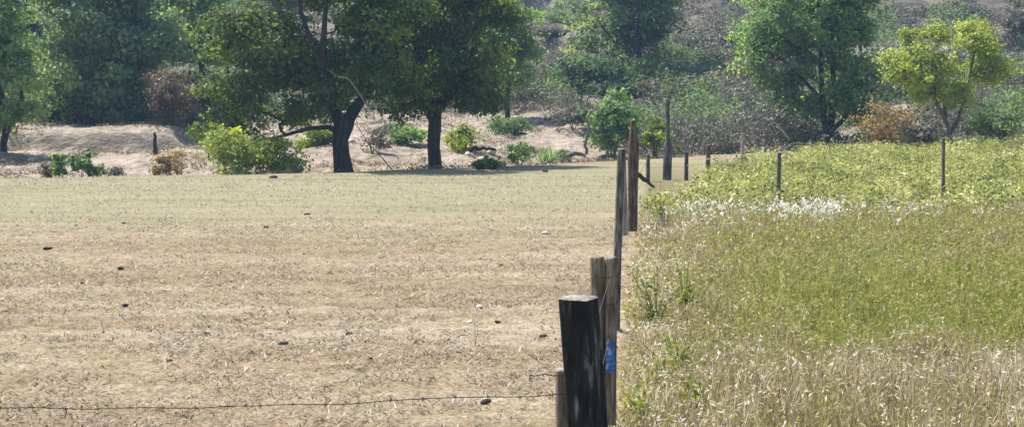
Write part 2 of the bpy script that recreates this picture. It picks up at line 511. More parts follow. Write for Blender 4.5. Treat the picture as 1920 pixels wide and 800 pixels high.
def crown_geo(P, BC, per, sig, L, W, tlo, thi, droop=.15, seed=5, flat=.3):
    g = Geo()
    n = len(P)
    C = np.repeat(P, per, 0)
    sz = np.repeat(rng.uniform(.45, 1.1, n), per)[:, None]
    C = C + rng.normal(size=C.shape) * np.array([1, 1, .62]) * sig * .8 * sz
    bt = _h(np.floor(BC[:, 0] * 1000), np.floor(BC[:, 1] * 1000), np.floor(BC[:, 2] * 1000), 3)  # random tint per bough imitates sunlit and shaded clumps in the leaf colour
    ct = np.repeat(.35 * rng.random(n) + .65 * bt, per)
    bc = np.repeat(BC, per, 0)
    nrm = unit(C - bc + np.array([0, 0, .12 * sig])) + np.array([0, 0, .35]) + rng.normal(size=C.shape) * .5
    t = tlo + (thi - tlo) * (.62 * ct + .38 * rng.random(len(C)))
    leaves(g, C, L * rng.uniform(.6, 1.3, len(C)), W * rng.uniform(.7, 1.3, len(C)), np.clip(t, 0, 1), droop, flat, nrm)
    return g

def tree(name, label, px, d, trunks_px, blobs_px, nclump, per, leaf, mat, bark='bark', sig=.3, gap=.42, tr=(0, 1), limbs=40, shell=.5, droop=.15, group=None, cat='tree', zoff=0., depth=.85, maxr=.09, twig=.012, seed=5):
    """trunk and crown shapes are given as photo rows/columns at the tree's own distance and become metres"""
    bx = X(px, d); bz = h1(bx, d) - .05 + zoff
    root = thing(name, label, cat, (bx, d, bz), group)
    s = d / F
    def loc(p):   # (col,row[,depth m]) -> local
        return np.array([(p[0] - px) * s, p[2] if len(p) > 2 else 0., Z(p[1], d) - bz])
    tr_ = []
    for pts, rad in trunks_px:
        P = np.array([loc(p) for p in pts])
        if pts[0][1] == 'g': pass
        tr_.append((P, np.array(rad) * s))
    blobs = []
    for b in blobs_px:
        c = loc(b[:2] + (b[4] if len(b) > 4 else 0.,))
        rx, rz = b[2] * s, b[3] * s
        blobs.append((c[0], c[1], c[2], rx, (rx + rz) * .5 * depth, rz))
    P = sample_blobs(blobs, nclump, shell, gap - .03, .9 / max(.4, sig * 2.2), seed, 9, sig * 1.5); P, BC = P[:, :3], P[:, 3:]
    P[:, 2] = np.maximum(P[:, 2], .12)
    g = Geo()
    pick = P[rng.permutation(len(P))[:limbs]]
    skeleton(g, tr_, pick, twig, 6, maxr=maxr)
    obj('trunk', g.mesh('trunk', [M[bark]], True), root)
    cg = crown_geo(P, BC, int(per * .8), sig, leaf[0] * 1.15, leaf[1] * 1.5, tr[0], tr[1], droop)
    obj('crown', cg.mesh('crown', [M[mat]]), root)
    return root

# --- large dark tree at the pasture edge
tree('large_tree', 'largest dark green tree with thick forked trunk at the pasture edge', 645, 50.5,
     [([(648, 345), (644, 320), (640, 290), (638, 262), (645, 235), (650, 222)], [27, 19, 16, 15.5, 19, 17]),
      ([(643, 245), (630, 215), (616, 180, -.3), (612, 130, -.7), (617, 70, -1.1), (622, 10, -1.2), (626, -60, -1.2)], [12, 11, 9, 7, 5.5, 4, 2.5]),
      ([(648, 240), (655, 222), (676, 190), (706, 150, .4), (738, 105, .6), (770, 50, .6), (785, -20, .5)], [13, 12, 10, 8, 7, 5, 3]),
      ([(616, 165, -.4), (608, 120, -.8), (592, 75, -1.2), (578, 30, -1.4), (570, -30, -1.4)], [7, 6, 5, 4, 2.5]),
      ([(640, 250), (620, 238, -.4), (585, 240, -.8), (545, 252, -1.1), (505, 262, -1.3)], [7, 5, 4, 3, 2])],
     [(530, 40, 140, 120, .6), (640, -40, 190, 120, 1.6), (720, 60, 130, 130), (560, 150, 120, 85, .8), (470, 110, 80, 90), (450, 200, 55, 55),
      (690, 160, 100, 70), (600, -110, 150, 90), (430, 60, 60, 60), (640, 100, 130, 90, 1.5), (480, 235, 45, 30, -.4)],
     1150, 60, (.16, .06), 'dark_tree', sig=.33, gap=.43, limbs=150, tr=(.12, 1.), maxr=.12)
# --- second dark tree
tree('round_tree', 'dark round tree with straight black trunk right of the largest tree', 815, 54,
     [([(817, 335), (816, 310), (813, 275), (815, 240), (818, 200), (822, 140), (824, 60), (830, -30)], [17, 13, 12, 12.5, 11, 8, 6, 3]),
      ([(816, 235), (795, 200, .3), (770, 160, .5), (755, 100, .5)], [7, 6, 5, 3]),
      ([(818, 215), (845, 180, -.3), (875, 140, -.5), (890, 90, -.5)], [7, 6, 5, 3])],
     [(830, 60, 105, 110), (770, 120, 75, 85), (890, 120, 62, 80), (830, 165, 85, 55), (830, -50, 110, 80), (900, 30, 55, 70), (755, 200, 40, 35), (905, 195, 38, 32)],
     780, 55, (.16, .06), 'dark_tree', sig=.33, gap=.40, limbs=90, tr=(.1, 1.), seed=15)
# --- tree cut by the left edge
tree('edge_tree', 'slender tree with leaning dark trunk cut by the left edge', 8, 57,
     [([(5, 330), (8, 300), (7, 270), (14, 240), (8, 200), (0, 150), (-10, 80), (-14, 0)], [9, 7, 6.5, 7, 6, 5, 4, 2]),
      ([(12, 246), (30, 215), (44, 180), (40, 130)], [5, 4, 3, 2])],
     [(10, 60, 42, 70), (-30, 90, 60, 100), (30, 170, 45, 45), (45, 215, 35, 32), (-5, 225, 45, 28), (0, -30, 45, 60)],
     420, 50, (.17, .07), 'mid_tree', sig=.3, gap=.40, limbs=60, tr=(.3, 1.), seed=25)
# --- big rounded tree over the left bank
tree('bank_tree', 'big rounded blue-green tree overhanging the sandy bank on the left', 215, 67,
     [([(225, 262), (222, 225), (205, 190), (190, 150), (180, 80), (180, 0)], [10, 8, 7, 6, 5, 3]),
      ([(228, 262), (240, 220, -.5), (262, 170, -.6), (275, 100, -.5)], [8, 6, 5, 3]),
      ([(218, 255), (190, 228, -1.), (160, 215, -1.4), (130, 222, -1.8)], [5, 4, 3, 2])],
     [(200, 20, 110, 85), (140, 60, 75, 85), (270, 40, 70, 75), (200, 110, 110, 60), (130, 150, 62, 50), (230, 165, 70, 45), (190, -70, 110, 70), (300, 85, 42, 50), (150, 190, 70, 32), (250, 195, 60, 30)],
     1100, 56, (.2, .09), 'blue_tree', sig=.42, gap=.40, limbs=80, tr=(.3, 1.), seed=35, depth=1.35)
# --- further left and centre trees
tree('rear_tree', 'mid green tree rising between the big rounded tree and the largest tree', 385, 74,
     [([(385, 235), (384, 180), (380, 110), (376, 30)], [8, 7, 5, 3])],
     [(385, 10, 60, 75), (350, 30, 45, 60), (405, 85, 40, 55), (370, -70, 60, 60), (340, 95, 32, 35)],
     420, 50, (.21, .09), 'mid_tree', sig=.42, gap=.42, limbs=45, tr=(.25, 1.), seed=45)
tree('rear_tree', 'dark tree in the gap between left edge tree and big rounded tree', 70, 86,
     [([(70, 240), (72, 180), (66, 100), (68, 10)], [8, 7, 5, 3])],
     [(70, 30, 45, 70), (50, 110, 40, 60), (95, 130, 35, 55), (70, -50, 55, 60), (80, 200, 55, 35)],
     420, 50, (.22, .1), 'dark_tree', sig=.45, gap=.40, limbs=45, tr=(0, .45), seed=55)
tree('rear_tree', 'lighter green tree standing behind the dark round tree on its right', 955, 72,
     [([(955, 250), (950, 200), (955, 140), (950, 60)], [6, 5, 4, 2])],
     [(955, 70, 45, 50), (930, 110, 40, 50), (975, 110, 32, 40), (945, 30, 35, 30)],
     340, 48, (.18, .08), 'mid_tree', sig=.34, gap=.42, limbs=45, tr=(.3, 1.), seed=65)
tree('hill_tree', 'green tree with dark upright trunk on the hillside above the tall fence post', 1185, 84,
     [([(1190, 215, -1.6), (1190, 150, -1.6), (1189, 100, -1.6), (1187, 40, -1.6), (1189, -30, -1.4)], [9, 8, 7.5, 6, 4]),
      ([(1188, 105), (1150, 80, -.5), (1125, 50, -.6)], [4, 3, 2])],
     [(1165, 15, 75, 50, .8), (1120, 55, 48, 45), (1215, 30, 48, 45), (1180, -50, 85, 50), (1180, 85, 45, 25), (1240, 5, 25, 25)],
     520, 50, (.22, .09), 'blue_tree', sig=.42, gap=.43, limbs=60, tr=(.2, 1.), seed=75)
tree('hill_tree', 'low spreading dark tree below the hillside tree left of the fence line', 1150, 80,
     [([(1170, 230), (1160, 190), (1130, 150, -.3), (1100, 130, -.4)], [6, 5, 4, 2]),
      ([(1168, 200), (1200, 170), (1225, 160)], [4, 3, 2])],
     [(1110, 130, 48, 28), (1160, 150, 60, 40), (1230, 165, 50, 40), (1190, 205, 60, 38), (1260, 215, 45, 40)],
     420, 46, (.2, .08), 'blue_tree', sig=.42, gap=.45, limbs=70, tr=(0, .4), seed=85)
tree('wide_tree', 'tall many-stemmed green tree at the far edge of the weeds', 1545, 66,
     [([(1556, 295), (1552, 262), (1543, 220), (1538, 160), (1536, 90), (1530, 0), (1526, -60)], [8, 6.5, 6, 5, 4.5, 3, 2]),
      ([(1554, 270), (1562, 215, .3), (1565, 150, .5), (1560, 90, .5), (1566, 20, .5)], [7, 6, 5, 4, 2]),
      ([(1552, 250), (1580, 225), (1600, 195), (1625, 150)], [5, 4, 3, 2]),
      ([(1541, 190), (1500, 150, -.5), (1460, 115, -.8)], [4, 3, 2])],
     [(1530, 10, 120, 75), (1450, 40, 60, 60), (1600, 60, 60, 75), (1520, 90, 85, 60), (1450, 115, 55, 40), (1590, 150, 60, 50), (1540, -80, 120, 60), (1490, 170, 55, 35), (1610, 200, 42, 32), (1420, 80, 30, 35), (1530, 190, 40, 30), (1440, 160, 35, 25)],
     900, 52, (.18, .075), 'mid_tree', sig=.36, gap=.46, limbs=110, tr=(.12, 1.), seed=95, shell=.6)
tree('young_tree', 'small bright yellow-green tree with forked trunk on the right', 1780, 58,
     [([(1781, 285), (1781, 262), (1778, 240), (1765, 215), (1748, 180), (1735, 130), (1728, 90)], [6, 4.5, 4.2, 3.6, 3, 2.2, 1.5]),
      ([(1780, 250), (1795, 225), (1805, 190), (1815, 140), (1825, 80), (1830, 50)], [4, 3.6, 3.2, 2.8, 2.2, 1.5]),
      ([(1772, 228), (1772, 190, .3), (1770, 140, .4)], [4, 3, 2])],
     [(1720, 110, 44, 42), (1685, 135, 28, 28), (1735, 155, 48, 30), (1825, 105, 30, 48), (1827, 52, 16, 22), (1858, 135, 22, 28), (1795, 172, 38, 22), (1728, 72, 28, 20), (1868, 95, 12, 14)],
     460, 62, (.105, .05), 'yellow_tree', 'bark_grey', sig=.27, gap=.40, limbs=80, tr=(.3, 1.), seed=105, droop=.05)
tree('rear_tree', 'hazy blue-green tree behind the wide tree at the upper right', 1700, 105,
     [([(1700, 190), (1702, 120), (1700, 40)], [6, 5, 3])],
     [(1700, 25, 62, 40), (1660, 60, 40, 35), (1740, 35, 35, 35), (1690, -30, 70, 40), (1770, -10, 45, 30)],
     420, 44, (.26, .11), 'blue_tree', sig=.5, gap=.42, limbs=40, tr=(.2, 1.), seed=115)
tree('rear_tree', 'grey-green tree in the upper right corner of the hillside', 1900, 100,
     [([(1900, 200), (1898, 130), (1895, 50)], [6, 5, 3])],
     [(1890, 30, 45, 35), (1925, 60, 45, 50), (1900, 100, 32, 30), (1940, 0, 45, 40)],
     340, 42, (.25, .1), 'blue_tree', sig=.48, gap=.44, limbs=40, tr=(.2, .9), seed=125)
for px, d, lab, mt in ((-60, 88, 'dark', 'dark_tree'), (300, 98, 'high', 'mid_tree'), (480, 100, 'mid', 'mid_tree'), (700, 104, 'b', 'blue_tree'), (860, 108, 'c', 'blue_tree')):
    labs = {'dark': 'shaded tree far back at the left edge of the picture', 'high': 'green treetop high behind the big rounded tree',
            'mid': 'green tree on the slope behind the left half of the largest tree', 'b': 'tree on the slope seen through the crown of the largest tree',
            'c': 'tree on the slope seen behind the top of the dark round tree'}
    s2 = 1.0
    tree('slope_tree', labs[lab], px, d,
         [([(px, 190), (px + 4, 110), (px - 3, 20)], [7, 5, 3])],
         [(px, 10, 70, 60), (px - 45, 60, 45, 45), (px + 45, 55, 45, 45), (px, 100, 55, 40), (px, -60, 80, 50)],
         400, 42, (.27, .12), mt, sig=.52, gap=.40, limbs=30, tr=(0, .6), seed=131 + px, group='trees on the slope behind the pasture')

# --- shrubs: (label, column, distance, width px, top row, palette, leaf, tint, count)
def shrub(name, label, px, d, wpx, top, mat, leaf=(.12, .055), tr=(0, 1), n=70, per=36, sig=.16, bark='bark_grey', cat='bush', group=None, gap=.36, twigs=26, droop=.0, bottom=.12, x=None):
    bx = X(px, d) if x is None else x; bz = h1(bx, d) - .03
    root = thing(name, label, cat, (bx, d, bz), group)
    s = d / F; rx = wpx * s * .5; hgt = max(.25, Z(top, d) - bz)
    k = max(3, int(4))
    blobs = [(0, 0, hgt * .5, rx * .8, rx * .7, hgt * .45)]
    for i in range(5):
        a = rng.uniform(0, 2 * np.pi); f = rng.uniform(.35, .7)
        blobs.append((rx * f * math.cos(a), rx * f * math.sin(a), hgt * rng.uniform(.3, .75), rx * .42, rx * .42, hgt * .28))
    P = sample_blobs(blobs, n, .45, gap - .08, 2.2, int(px) % 97, 5, sig * 1.4); P, BC = P[:, :3], P[:, 3:]
    P[:, 2] = np.maximum(P[:, 2], bottom)
    g = Geo()
    tr_ = []
    for i in range(4):
        a = rng.uniform(0, 2 * np.pi); e = np.array([math.cos(a) * rx * .35, math.sin(a) * rx * .35, hgt * .45])
        st = np.array([math.cos(a) * .05, math.sin(a) * .05, -.05])
        pts = np.array([st + (e - st) * f + np.array([0, 0, .08 * hgt * math.sin(f * 3.14)]) for f in (0, .35, .7, 1)])
        r0 = max(.012, min(.05, hgt * .018))
        tr_.append((pts, np.array([r0, r0 * .8, r0 * .65, r0 * .4])))
    skeleton(g, tr_, P[rng.permutation(len(P))[:twigs]], .006, 4, maxr=.03)
    obj('stems', g.mesh('stems', [M[bark]], True), root)
    obj('foliage', crown_geo(P, BC, int(per * .85), sig, leaf[0] * 1.1, leaf[1] * 1.4, tr[0], tr[1], droop).mesh('foliage', [M[mat]]), root)
    return root

# bushes near the pasture edge
shrub('bush', 'light green bush behind the trunk of the largest tree on its left', 598, 58, 75, 238, 'yellow_tree', tr=(0, .7), n=90, sig=.2)
shrub('bush', 'small green bush between the two dark trunks', 765, 60, 70, 240, 'mid_tree', tr=(.2, 1), n=80, sig=.2)
shrub('bush', 'green bush just right of the straight black trunk', 855, 60, 60, 236, 'yellow_tree', tr=(0, .6), n=70, sig=.2)
shrub('bush', 'twiggy grey bush right of the thick forked trunk', 700, 57, 62, 232, 'grey_brush', leaf=(.10, .035), n=46, per=24, sig=.2, twigs=46)
shrub('bush', 'bright leafy bush under the left low limb of the largest tree', 450, 48.2, 110, 222, 'yellow_tree', (.13, .055), tr=(0, .75), n=150, sig=.30, gap=.5)
shrub('bush', 'leafy green bush touching the pasture left of the forked trunk', 532, 49, 70, 262, 'yellow_tree', (.12, .05), tr=(.05, .8), n=80, sig=.27, gap=.5)
shrub('bush', 'dark round clump of weeds on the pasture edge', 897, 49, 20, 300, 'dark_tree', (.08, .04), n=26, sig=.09, tr=(0, .6))
shrub('bush', 'low green clump beside the dark round clump', 925, 50.5, 36, 290, 'dark_tree', (.09, .045), n=34, sig=.11, tr=(.3, 1))
shrub('bush', 'low green bush left of the spiky shrub on the bank', 975, 57, 42, 268, 'mid_tree', (.11, .045), n=42, sig=.14, tr=(0, .7))
shrub('bush', 'bluish low shrub by the rubble near the green sapling', 1060, 60, 30, 276, 'blue_tree', (.1, .04), n=30, sig=.12)
shrub('bush', 'green sapling bush behind the tall brown fence post', 1150, 62, 92, 166, 'mid_tree', (.17, .075), tr=(0, .85), n=150, sig=.28, gap=.45)
shrub('bush', 'bright green shrub between the two tallest fence posts', 1228, 64, 40, 215, 'yellow_tree', (.14, .065), tr=(0, .7), n=60, sig=.18)
shrub('bush', 'yellow-brown bush on the sand at the left of the pasture edge', 303, 46.5, 46, 284, 'orange_brush', (.08, .035), tr=(0, .75), n=44, sig=.11)
shrub('bush', 'straw-coloured thin bush beside the yellow-brown bush', 335, 49, 36, 262, 'orange_brush', (.09, .03), tr=(.3, 1), n=20, per=26, sig=.12, twigs=20)
shrub('bush', 'large rust-brown bush right of the wide tree', 1668, 60.8, 116, 180, 'orange_brush', (.13, .045), tr=(.1, .95), n=130, per=30, sig=.30, gap=.46, twigs=80)
shrub('bush', 'pale olive bush at the foot of the small bright tree', 1728, 60, 62, 218, 'grey_brush', (.13, .05), tr=(.4, 1), n=80, sig=.2)
shrub('bush', 'grey-green bush filling the right edge', 1880, 62, 110, 150, 'blue_tree', (.14, .055), tr=(.25, 1), n=170, sig=.24)
shrub('bush', 'greyish brush between the small bright tree and the right edge bush', 1835, 68, 80, 165, 'grey_brush', (.14, .05), tr=(.3, 1), n=110, sig=.24)
shrub('bush', 'brown dry bush at the foot of the big rounded tree', 324, 62.8, 100, 118, 'dry_brush', (.16, .05), tr=(0, .9), n=170, per=34, sig=.26, gap=.38, twigs=80)
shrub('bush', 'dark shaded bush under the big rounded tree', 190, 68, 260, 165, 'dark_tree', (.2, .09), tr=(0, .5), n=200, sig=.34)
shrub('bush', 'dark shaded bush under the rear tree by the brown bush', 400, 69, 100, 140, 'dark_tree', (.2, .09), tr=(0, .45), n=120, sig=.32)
shrub('bush', 'olive scrub on the sand between forked trunk and black trunk', 735, 64, 90, 236, 'grey_brush', (.13, .05), tr=(.2, 1), n=70, sig=.24, gap=.45)
shrub('bush', 'dull green scrub on the sand slope right of the round tree', 945, 66, 95, 222, 'blue_tree', (.13, .05), tr=(.1, .8), n=80, sig=.26, gap=.45)
shrub('bush', 'grey scrub at the top of the sand left of the sapling', 1075, 68, 70, 196, 'grey_brush', (.13, .05), tr=(.1, .9), n=70, sig=.24, gap=.45)
shrub('bush', 'dark scrub on the bank left of the bright leafy bush', 385, 64, 80, 195, 'dry_brush', (.13, .05), tr=(.1, .9), n=80, sig=.26, gap=.45)
# low shrubs on the sand at the left
for px, w, top, mt, lab in ((84, 30, 300, 'dry_brush', 'thin brownish low shrub leftmost in the row on the sand'),
                            (112, 34, 286, 'mid_tree', 'upright green low shrub in the row on the sand'),
                            (150, 46, 288, 'blue_tree', 'widest blue-green low shrub in the row on the sand'),
                            (186, 22, 303, 'blue_tree', 'small dark-green low shrub in the row on the sand'),
                            (212, 20, 306, 'grey_brush', 'rightmost tiny grey low shrub in the row on the sand')):
    shrub('low_shrub', lab, px, 45.2 + rng.uniform(-.4, .8), w, top, mt, (.10, .045), tr=(.1, .95), n=int(w * .8), per=30, sig=.10, group='row of low shrubs on the sand')
# mid-slope brush right of the fence line
MID = [(1285, 240, 60, 70, 'blue_tree'), (1330, 205, 70, 74, 'grey_brush'), (1390, 190, 85, 76, 'blue_tree'), (1350, 255, 70, 67, 'grey_brush'),
       (1440, 215, 80, 72, 'grey_brush'), (1420, 150, 90, 82, 'mid_tree'), (1480, 175, 80, 77, 'grey_brush'), (1330, 130, 80, 86, 'blue_tree'),
       (1320, 75, 60, 92, 'mid_tree'), (1480, 240, 75, 69, 'dry_brush'), (1590, 230, 70, 71, 'blue_tree'), (1270, 175, 60, 80, 'grey_brush'),
       (1025, 120, 62, 84, 'dry_brush'), (985, 185, 50, 78, 'grey_brush'), (1060, 170, 55, 80, 'grey_brush'), (1040, 60, 70, 92, 'grey_brush'),
       (1820, 90, 90, 88, 'grey_brush'), (1890, 150, 80, 80, 'grey_brush'), (1620, 130, 80, 84, 'mid_tree')]
WORDS = {'blue_tree': 'blue-green', 'grey_brush': 'grey-olive', 'mid_tree': 'fresh green', 'dry_brush': 'dry brown'}
WHERE = ['right beside the tallest thin post', 'above the short fence posts', 'in the brush left of the wide tree', 'low behind the fence posts right of the tallest post',
         'left of the wide tree at mid slope', 'under the left branches of the wide tree', 'touching the wide tree trunk on its left', 'below the bare ledges',
         'high among the bare ledges', 'at the foot of the slope left of the wide tree trunk', 'between the wide tree trunk and the rust-brown bush', 'above and right of the tallest thin post',
         'on the slope right of the lighter rear tree', 'on the sand slope right of the dark round tree', 'left of the low spreading dark tree', 'near the top between round tree and hillside tree',
         'behind the small bright tree', 'on the slope at the right edge', 'behind the right branches of the wide tree']
for (px, top, w, d, mt), wh in zip(MID, WHERE):
    shrub('brush_clump', WORDS[mt] + ' brush clump ' + wh, px, d, w, top, mt, (.16, .06), tr=(0, .95), n=110, per=32, sig=.27, gap=.4, twigs=40, group='brush clumps on the slope')

# smaller clumps all over the hill, sharing three meshes
protos = []
for k, mt in enumerate(('grey_brush', 'dry_brush', 'blue_tree', 'grey_brush')):
    P = sample_blobs([(0, 0, .6, .9, .9, .55), (.5, .2, .5, .5, .5, .4), (-.5, -.1, .45, .5, .5, .4)], 60, .45, .38, 1.6, 7 + k, 6, .25); P, BC = P[:, :3], P[:, 3:]
    g = Geo()
    tt = [(np.array([[0, 0, -.1], [.05 * i, .05, .3], [.15 * (i - 1), .1 * i, .6]]), np.array([.03, .025, .015])) for i in range(3)]
    skeleton(g, tt, P[:26], .007, 4, maxr=.03)
    protos.append((g.mesh('stems', [M['bark_grey']], True), crown_geo(P, BC, 26, .2, .16, .06, 0, 1).mesh('foliage', [M[mt]])))
n = 0
while n < 170:
    px = rng.uniform(-60, 1990); d = rng.uniform(77, 128)
    x = X(px, d)
    if fbm(np.array([x * .16]), np.array([d * .16]), seed=77)[0] < .47: continue
    k = int(rng.integers(4)); s = rng.uniform(.7, 1.5)
    root = thing('hill_shrub', 'one of the small dull shrubs dotted over the tan hillside', 'shrub', (x, d, h1(x, d) - .08), 'small shrubs dotted over the hillside')
    root.scale = (s * rng.uniform(.9, 1.4), s, s * rng.uniform(.6, 1.1)); root.rotation_euler = (0, 0, rng.uniform(0, 6.28))
    obj('stems', protos[k][0], root); obj('foliage', protos[k][1], root)
    n += 1

# undergrowth: a tangle nobody could count
g = Geo()
n0 = 78000
px = rng.uniform(-80, 2000, n0); d = 64 + 52 * rng.random(n0) ** 1.1
x = X(px, d)
dens = fbm(x * .2, d * .22, seed=61, oct=3)
bare = ((px - 1320) / 120) ** 2 + ((d - 100) / 22) ** 2 < 1
lim = np.where(px > 1115, np.where(px > 1600, .30, .35), .42) + .15 * bare
lim = np.where(d < 78, np.where(px > 1115, .30, np.where(px < 420, np.where(d > 67, .36, 9.), np.where(d > 75, .44, 9.))), lim)
k = (dens > lim) & (d > edge(x) + 1.)
x, d, dens, lim = x[k], d[k], dens[k], lim[k]
lump_ = np.clip((dens - lim) * 3.2, 0, 1)
C = np.stack([x, d, H(x, d) + .05 + rng.random(len(x)) * lump_ * 1.7], -1)
hue = fbm(x * .45, d * .45, seed=67, oct=2) - .05 * ((px[k] > 1080) & (px[k] < 1480))
per = 7
for nm, mt, kk, lab in (('undergrowth', 'grey_brush', hue < .56, 'tangled grey-olive undergrowth covering the slope'), ('green_undergrowth', 'blue_tree', hue >= .56, 'dull green undergrowth between the brush on the slope')):
    g = Geo(); C_ = C[kk]
    Cc = np.repeat(C_, per, 0) + rng.normal(size=(len(C_) * per, 3)) * np.array([.2, .2, .16])
    Cc[:, 2] = np.maximum(Cc[:, 2], H(Cc[:, 0], Cc[:, 1]) + .03)
    leaves(g, Cc, .18 * rng.uniform(.6, 1.4, len(Cc)), .07 * rng.uniform(.6, 1.5, len(Cc)), np.clip(np.repeat(rng.random(len(C_)), per) * .6 + rng.random(len(Cc)) * .4, 0, 1) * (.75 if mt == 'blue_tree' else 1), 0, 0, (Cc - np.repeat(C_, per, 0)) * 3 + np.array([0, -.1, .5]) + rng.normal(size=Cc.shape) * .4)
    tag(obj(nm, g.mesh(nm, [M[mt]])), lab, 'undergrowth', kind='stuff')

# dry litter and small tufts over the sandy bank
g = Geo(); n = 13000
px = rng.uniform(-60, 1300, n); d = rng.uniform(45, 77, n); x = X(px, d)
k = (d > edge(x) - .5) & (fbm(x * .55, d * .55, seed=83, oct=3) + rng.normal(size=n) * .05 > .5)
x, d = x[k], d[k]; C = np.stack([x, d, H(x, d) + .03], -1)
Cc = np.repeat(C, 5, 0) + rng.normal(size=(len(C) * 5, 3)) * np.array([.16, .16, .03]); Cc[:, 2] = H(Cc[:, 0], Cc[:, 1]) + rng.uniform(.01, .12, len(Cc))
leaves(g, Cc, rng.uniform(.08, .2, len(Cc)), rng.uniform(.02, .05, len(Cc)), np.clip(np.repeat(rng.random(len(C)), 5) * .7 + .3 * rng.random(len(Cc)), 0, 1))
tag(obj('bank_litter', g.mesh('bank_litter', [M['dry_brush']])), 'dry twigs and dead leaves strewn over the sandy bank', 'litter', kind='stuff')

# ------------------------------------------------------------------ logs, rocks, stumps
def limb(name, label, pts, rad, mat, cat='branch', group=None, twigs=0):
    pts = np.array(pts, float); b = pts[0].copy()
    root = thing(name, label, cat, tuple(b), group)
    g = Geo()
    t = np.linspace(0, 1, len(pts)); tt = np.linspace(0, 1, len(pts) * 3)
    P = np.stack([np.interp(tt, t, pts[:, i]) for i in range(3)], -1) - b + rng.normal(size=(len(tt), 3)) * rad * .25
    tube(g, P, np.interp(tt, [0, 1], [rad, rad * .45]) * rng.uniform(.85, 1.15, len(tt)), 7)
    obj('stem', g.mesh('stem', [M[mat]], True), root)
    for i in range(twigs):
        j = rng.integers(len(P) // 3, len(P)); a = P[j]; e = a + rng.normal(size=3) * np.array([.5, .3, .4]) + np.array([0, 0, .25])
        g2 = Geo(); tube(g2, np.stack([a, (a + e) / 2 + rng.normal(size=3) * .06, e]), [rad * .4, rad * .28, rad * .1], 4)
        obj('twig', g2.mesh('twig', [M[mat]], True), root)
    return root
def at(px, py, d): return (X(px, d), d, Z(py, d))
limb('fallen_branch', 'long dark fallen branch lying across the sandy slope', [at(1022, 224, 70), at(1048, 219, 70.4), at(1072, 210, 71), at(1098, 199, 71.6)], .10, 'bark', twigs=3)
limb('fallen_log', 'dark log lying on the rubble right of the round tree', [at(880, 280, 57), at(905, 276, 57.2), at(932, 281, 57.4)], .11, 'bark', 'log')
limb('fallen_log', 'curved log at the pasture edge below the green sapling', [at(1062, 294, 57), at(1080, 285, 57.3), at(1098, 292, 57.5)], .12, 'bark_grey', 'log')
limb('dead_branch', 'pale bare branch hanging in the crown of the largest tree', [at(690, 200, 48), at(672, 172, 47.6), at(656, 150, 47.4), at(650, 146, 47.4)], .022, 'dead', twigs=1)
limb('dead_branch', 'thin dead branch propped beside the thick forked trunk', [at(735, 318, 51.5), at(712, 290, 51.5), at(690, 268, 51.4), at(668, 232, 51.2)], .022, 'bark_grey', twigs=3)
limb('dead_branch', 'pale bare branch in the shade under the big rounded tree', [at(120, 232, 69), at(145, 222, 69), at(158, 200, 69.3), at(152, 178, 69.5)], .05, 'dead', twigs=3)
limb('dead_branch', 'grey crooked branch in the shade left of the brown bush', [at(278, 236, 68), at(265, 214, 68), at(250, 204, 68.3), at(232, 206, 68.5)], .055, 'dead', twigs=3)
limb('dead_branch', 'thin leaning snag on the sandy bank left of the bright leafy bush', [at(391, 300, 52), at(392, 275, 52), at(388, 250, 52), at(384, 232, 52)], .035, 'bark_grey', twigs=2)
limb('dead_branch', 'pale bare branch in the brush left of the wide tree', [at(1480, 262, 63.5), at(1462, 240, 63.5), at(1446, 224, 63.5), at(1432, 222, 63.5)], .05, 'dead', twigs=4)
limb('dead_branch', 'bare diagonal branch on the slope above the brush clumps', [at(1340, 170, 80), at(1360, 150, 80), at(1385, 128, 80)], .06, 'dead', twigs=3)
limb('dead_branch', 'broken grey snag standing on the bank beside the sapling', [at(1100, 290, 59), at(1098, 262, 59), at(1106, 240, 59), at(1100, 222, 59)], .07, 'bark_grey', twigs=4)
limb('tree_stump', 'small black stump standing on the sand at the left', [(X(167, 50), 50, h1(X(167, 50), 50) - .05), at(167, 290, 50), at(168, 278, 50)], .10, 'bark', 'stump')
limb('tree_stump', 'dark stump at the end of the shaded bank', [(X(291, 56), 56, h1(X(291, 56), 56) - .1), at(291, 262, 56), at(290, 248, 56)], .09, 'bark', 'stump')

def lump(nseg=10, nring=6, seed=0, amp=.35, flat=.6):
    u = np.linspace(0, 2 * np.pi, nseg, endpoint=False); v = np.linspace(.0, np.pi, nring + 2)[1:-1]
    P = [[0, 0, 1.]] + [[math.sin(b) * math.cos(a), math.sin(b) * math.sin(a), math.cos(b)] for b in v for a in u] + [[0, 0, -1.]]
    P = np.array(P)
    r = 1 + amp * (fbm(P[:, 0] * 1.3 + seed, P[:, 1] * 1.3, P[:, 2] * 1.3, seed=seed) - .5) * 2
    P = P * r[:, None] * np.array([1, 1, flat])
    fs4 = []; fs3 = []
    for i in range(nring - 1):
        for j in range(nseg):
            a = 1 + i * nseg + j; b = 1 + i * nseg + (j + 1) % nseg
            fs4.append([a, a + nseg, b + nseg, b])
    for j in range(nseg):
        fs3.append([0, 1 + j, 1 + (j + 1) % nseg])
        L = 1 + (nring - 1) * nseg
        fs3.append([len(P) - 1, L + (j + 1) % nseg, L + j])
    return P, [fs4, fs3]
ROCKS = [(880, 252, 59, 15), (905, 262, 58, 20), (922, 250, 60, 13), (897, 284, 56, 12), (940, 288, 57, 14), (1000, 282, 58, 12), (1030, 292, 57.5, 16), (1075, 255, 61, 14), (1118, 290, 59, 10), (870, 240, 61, 12), (660, 250, 60, 13), (725, 275, 59, 12), (275, 255, 55, 12), (60, 262, 56, 13)]
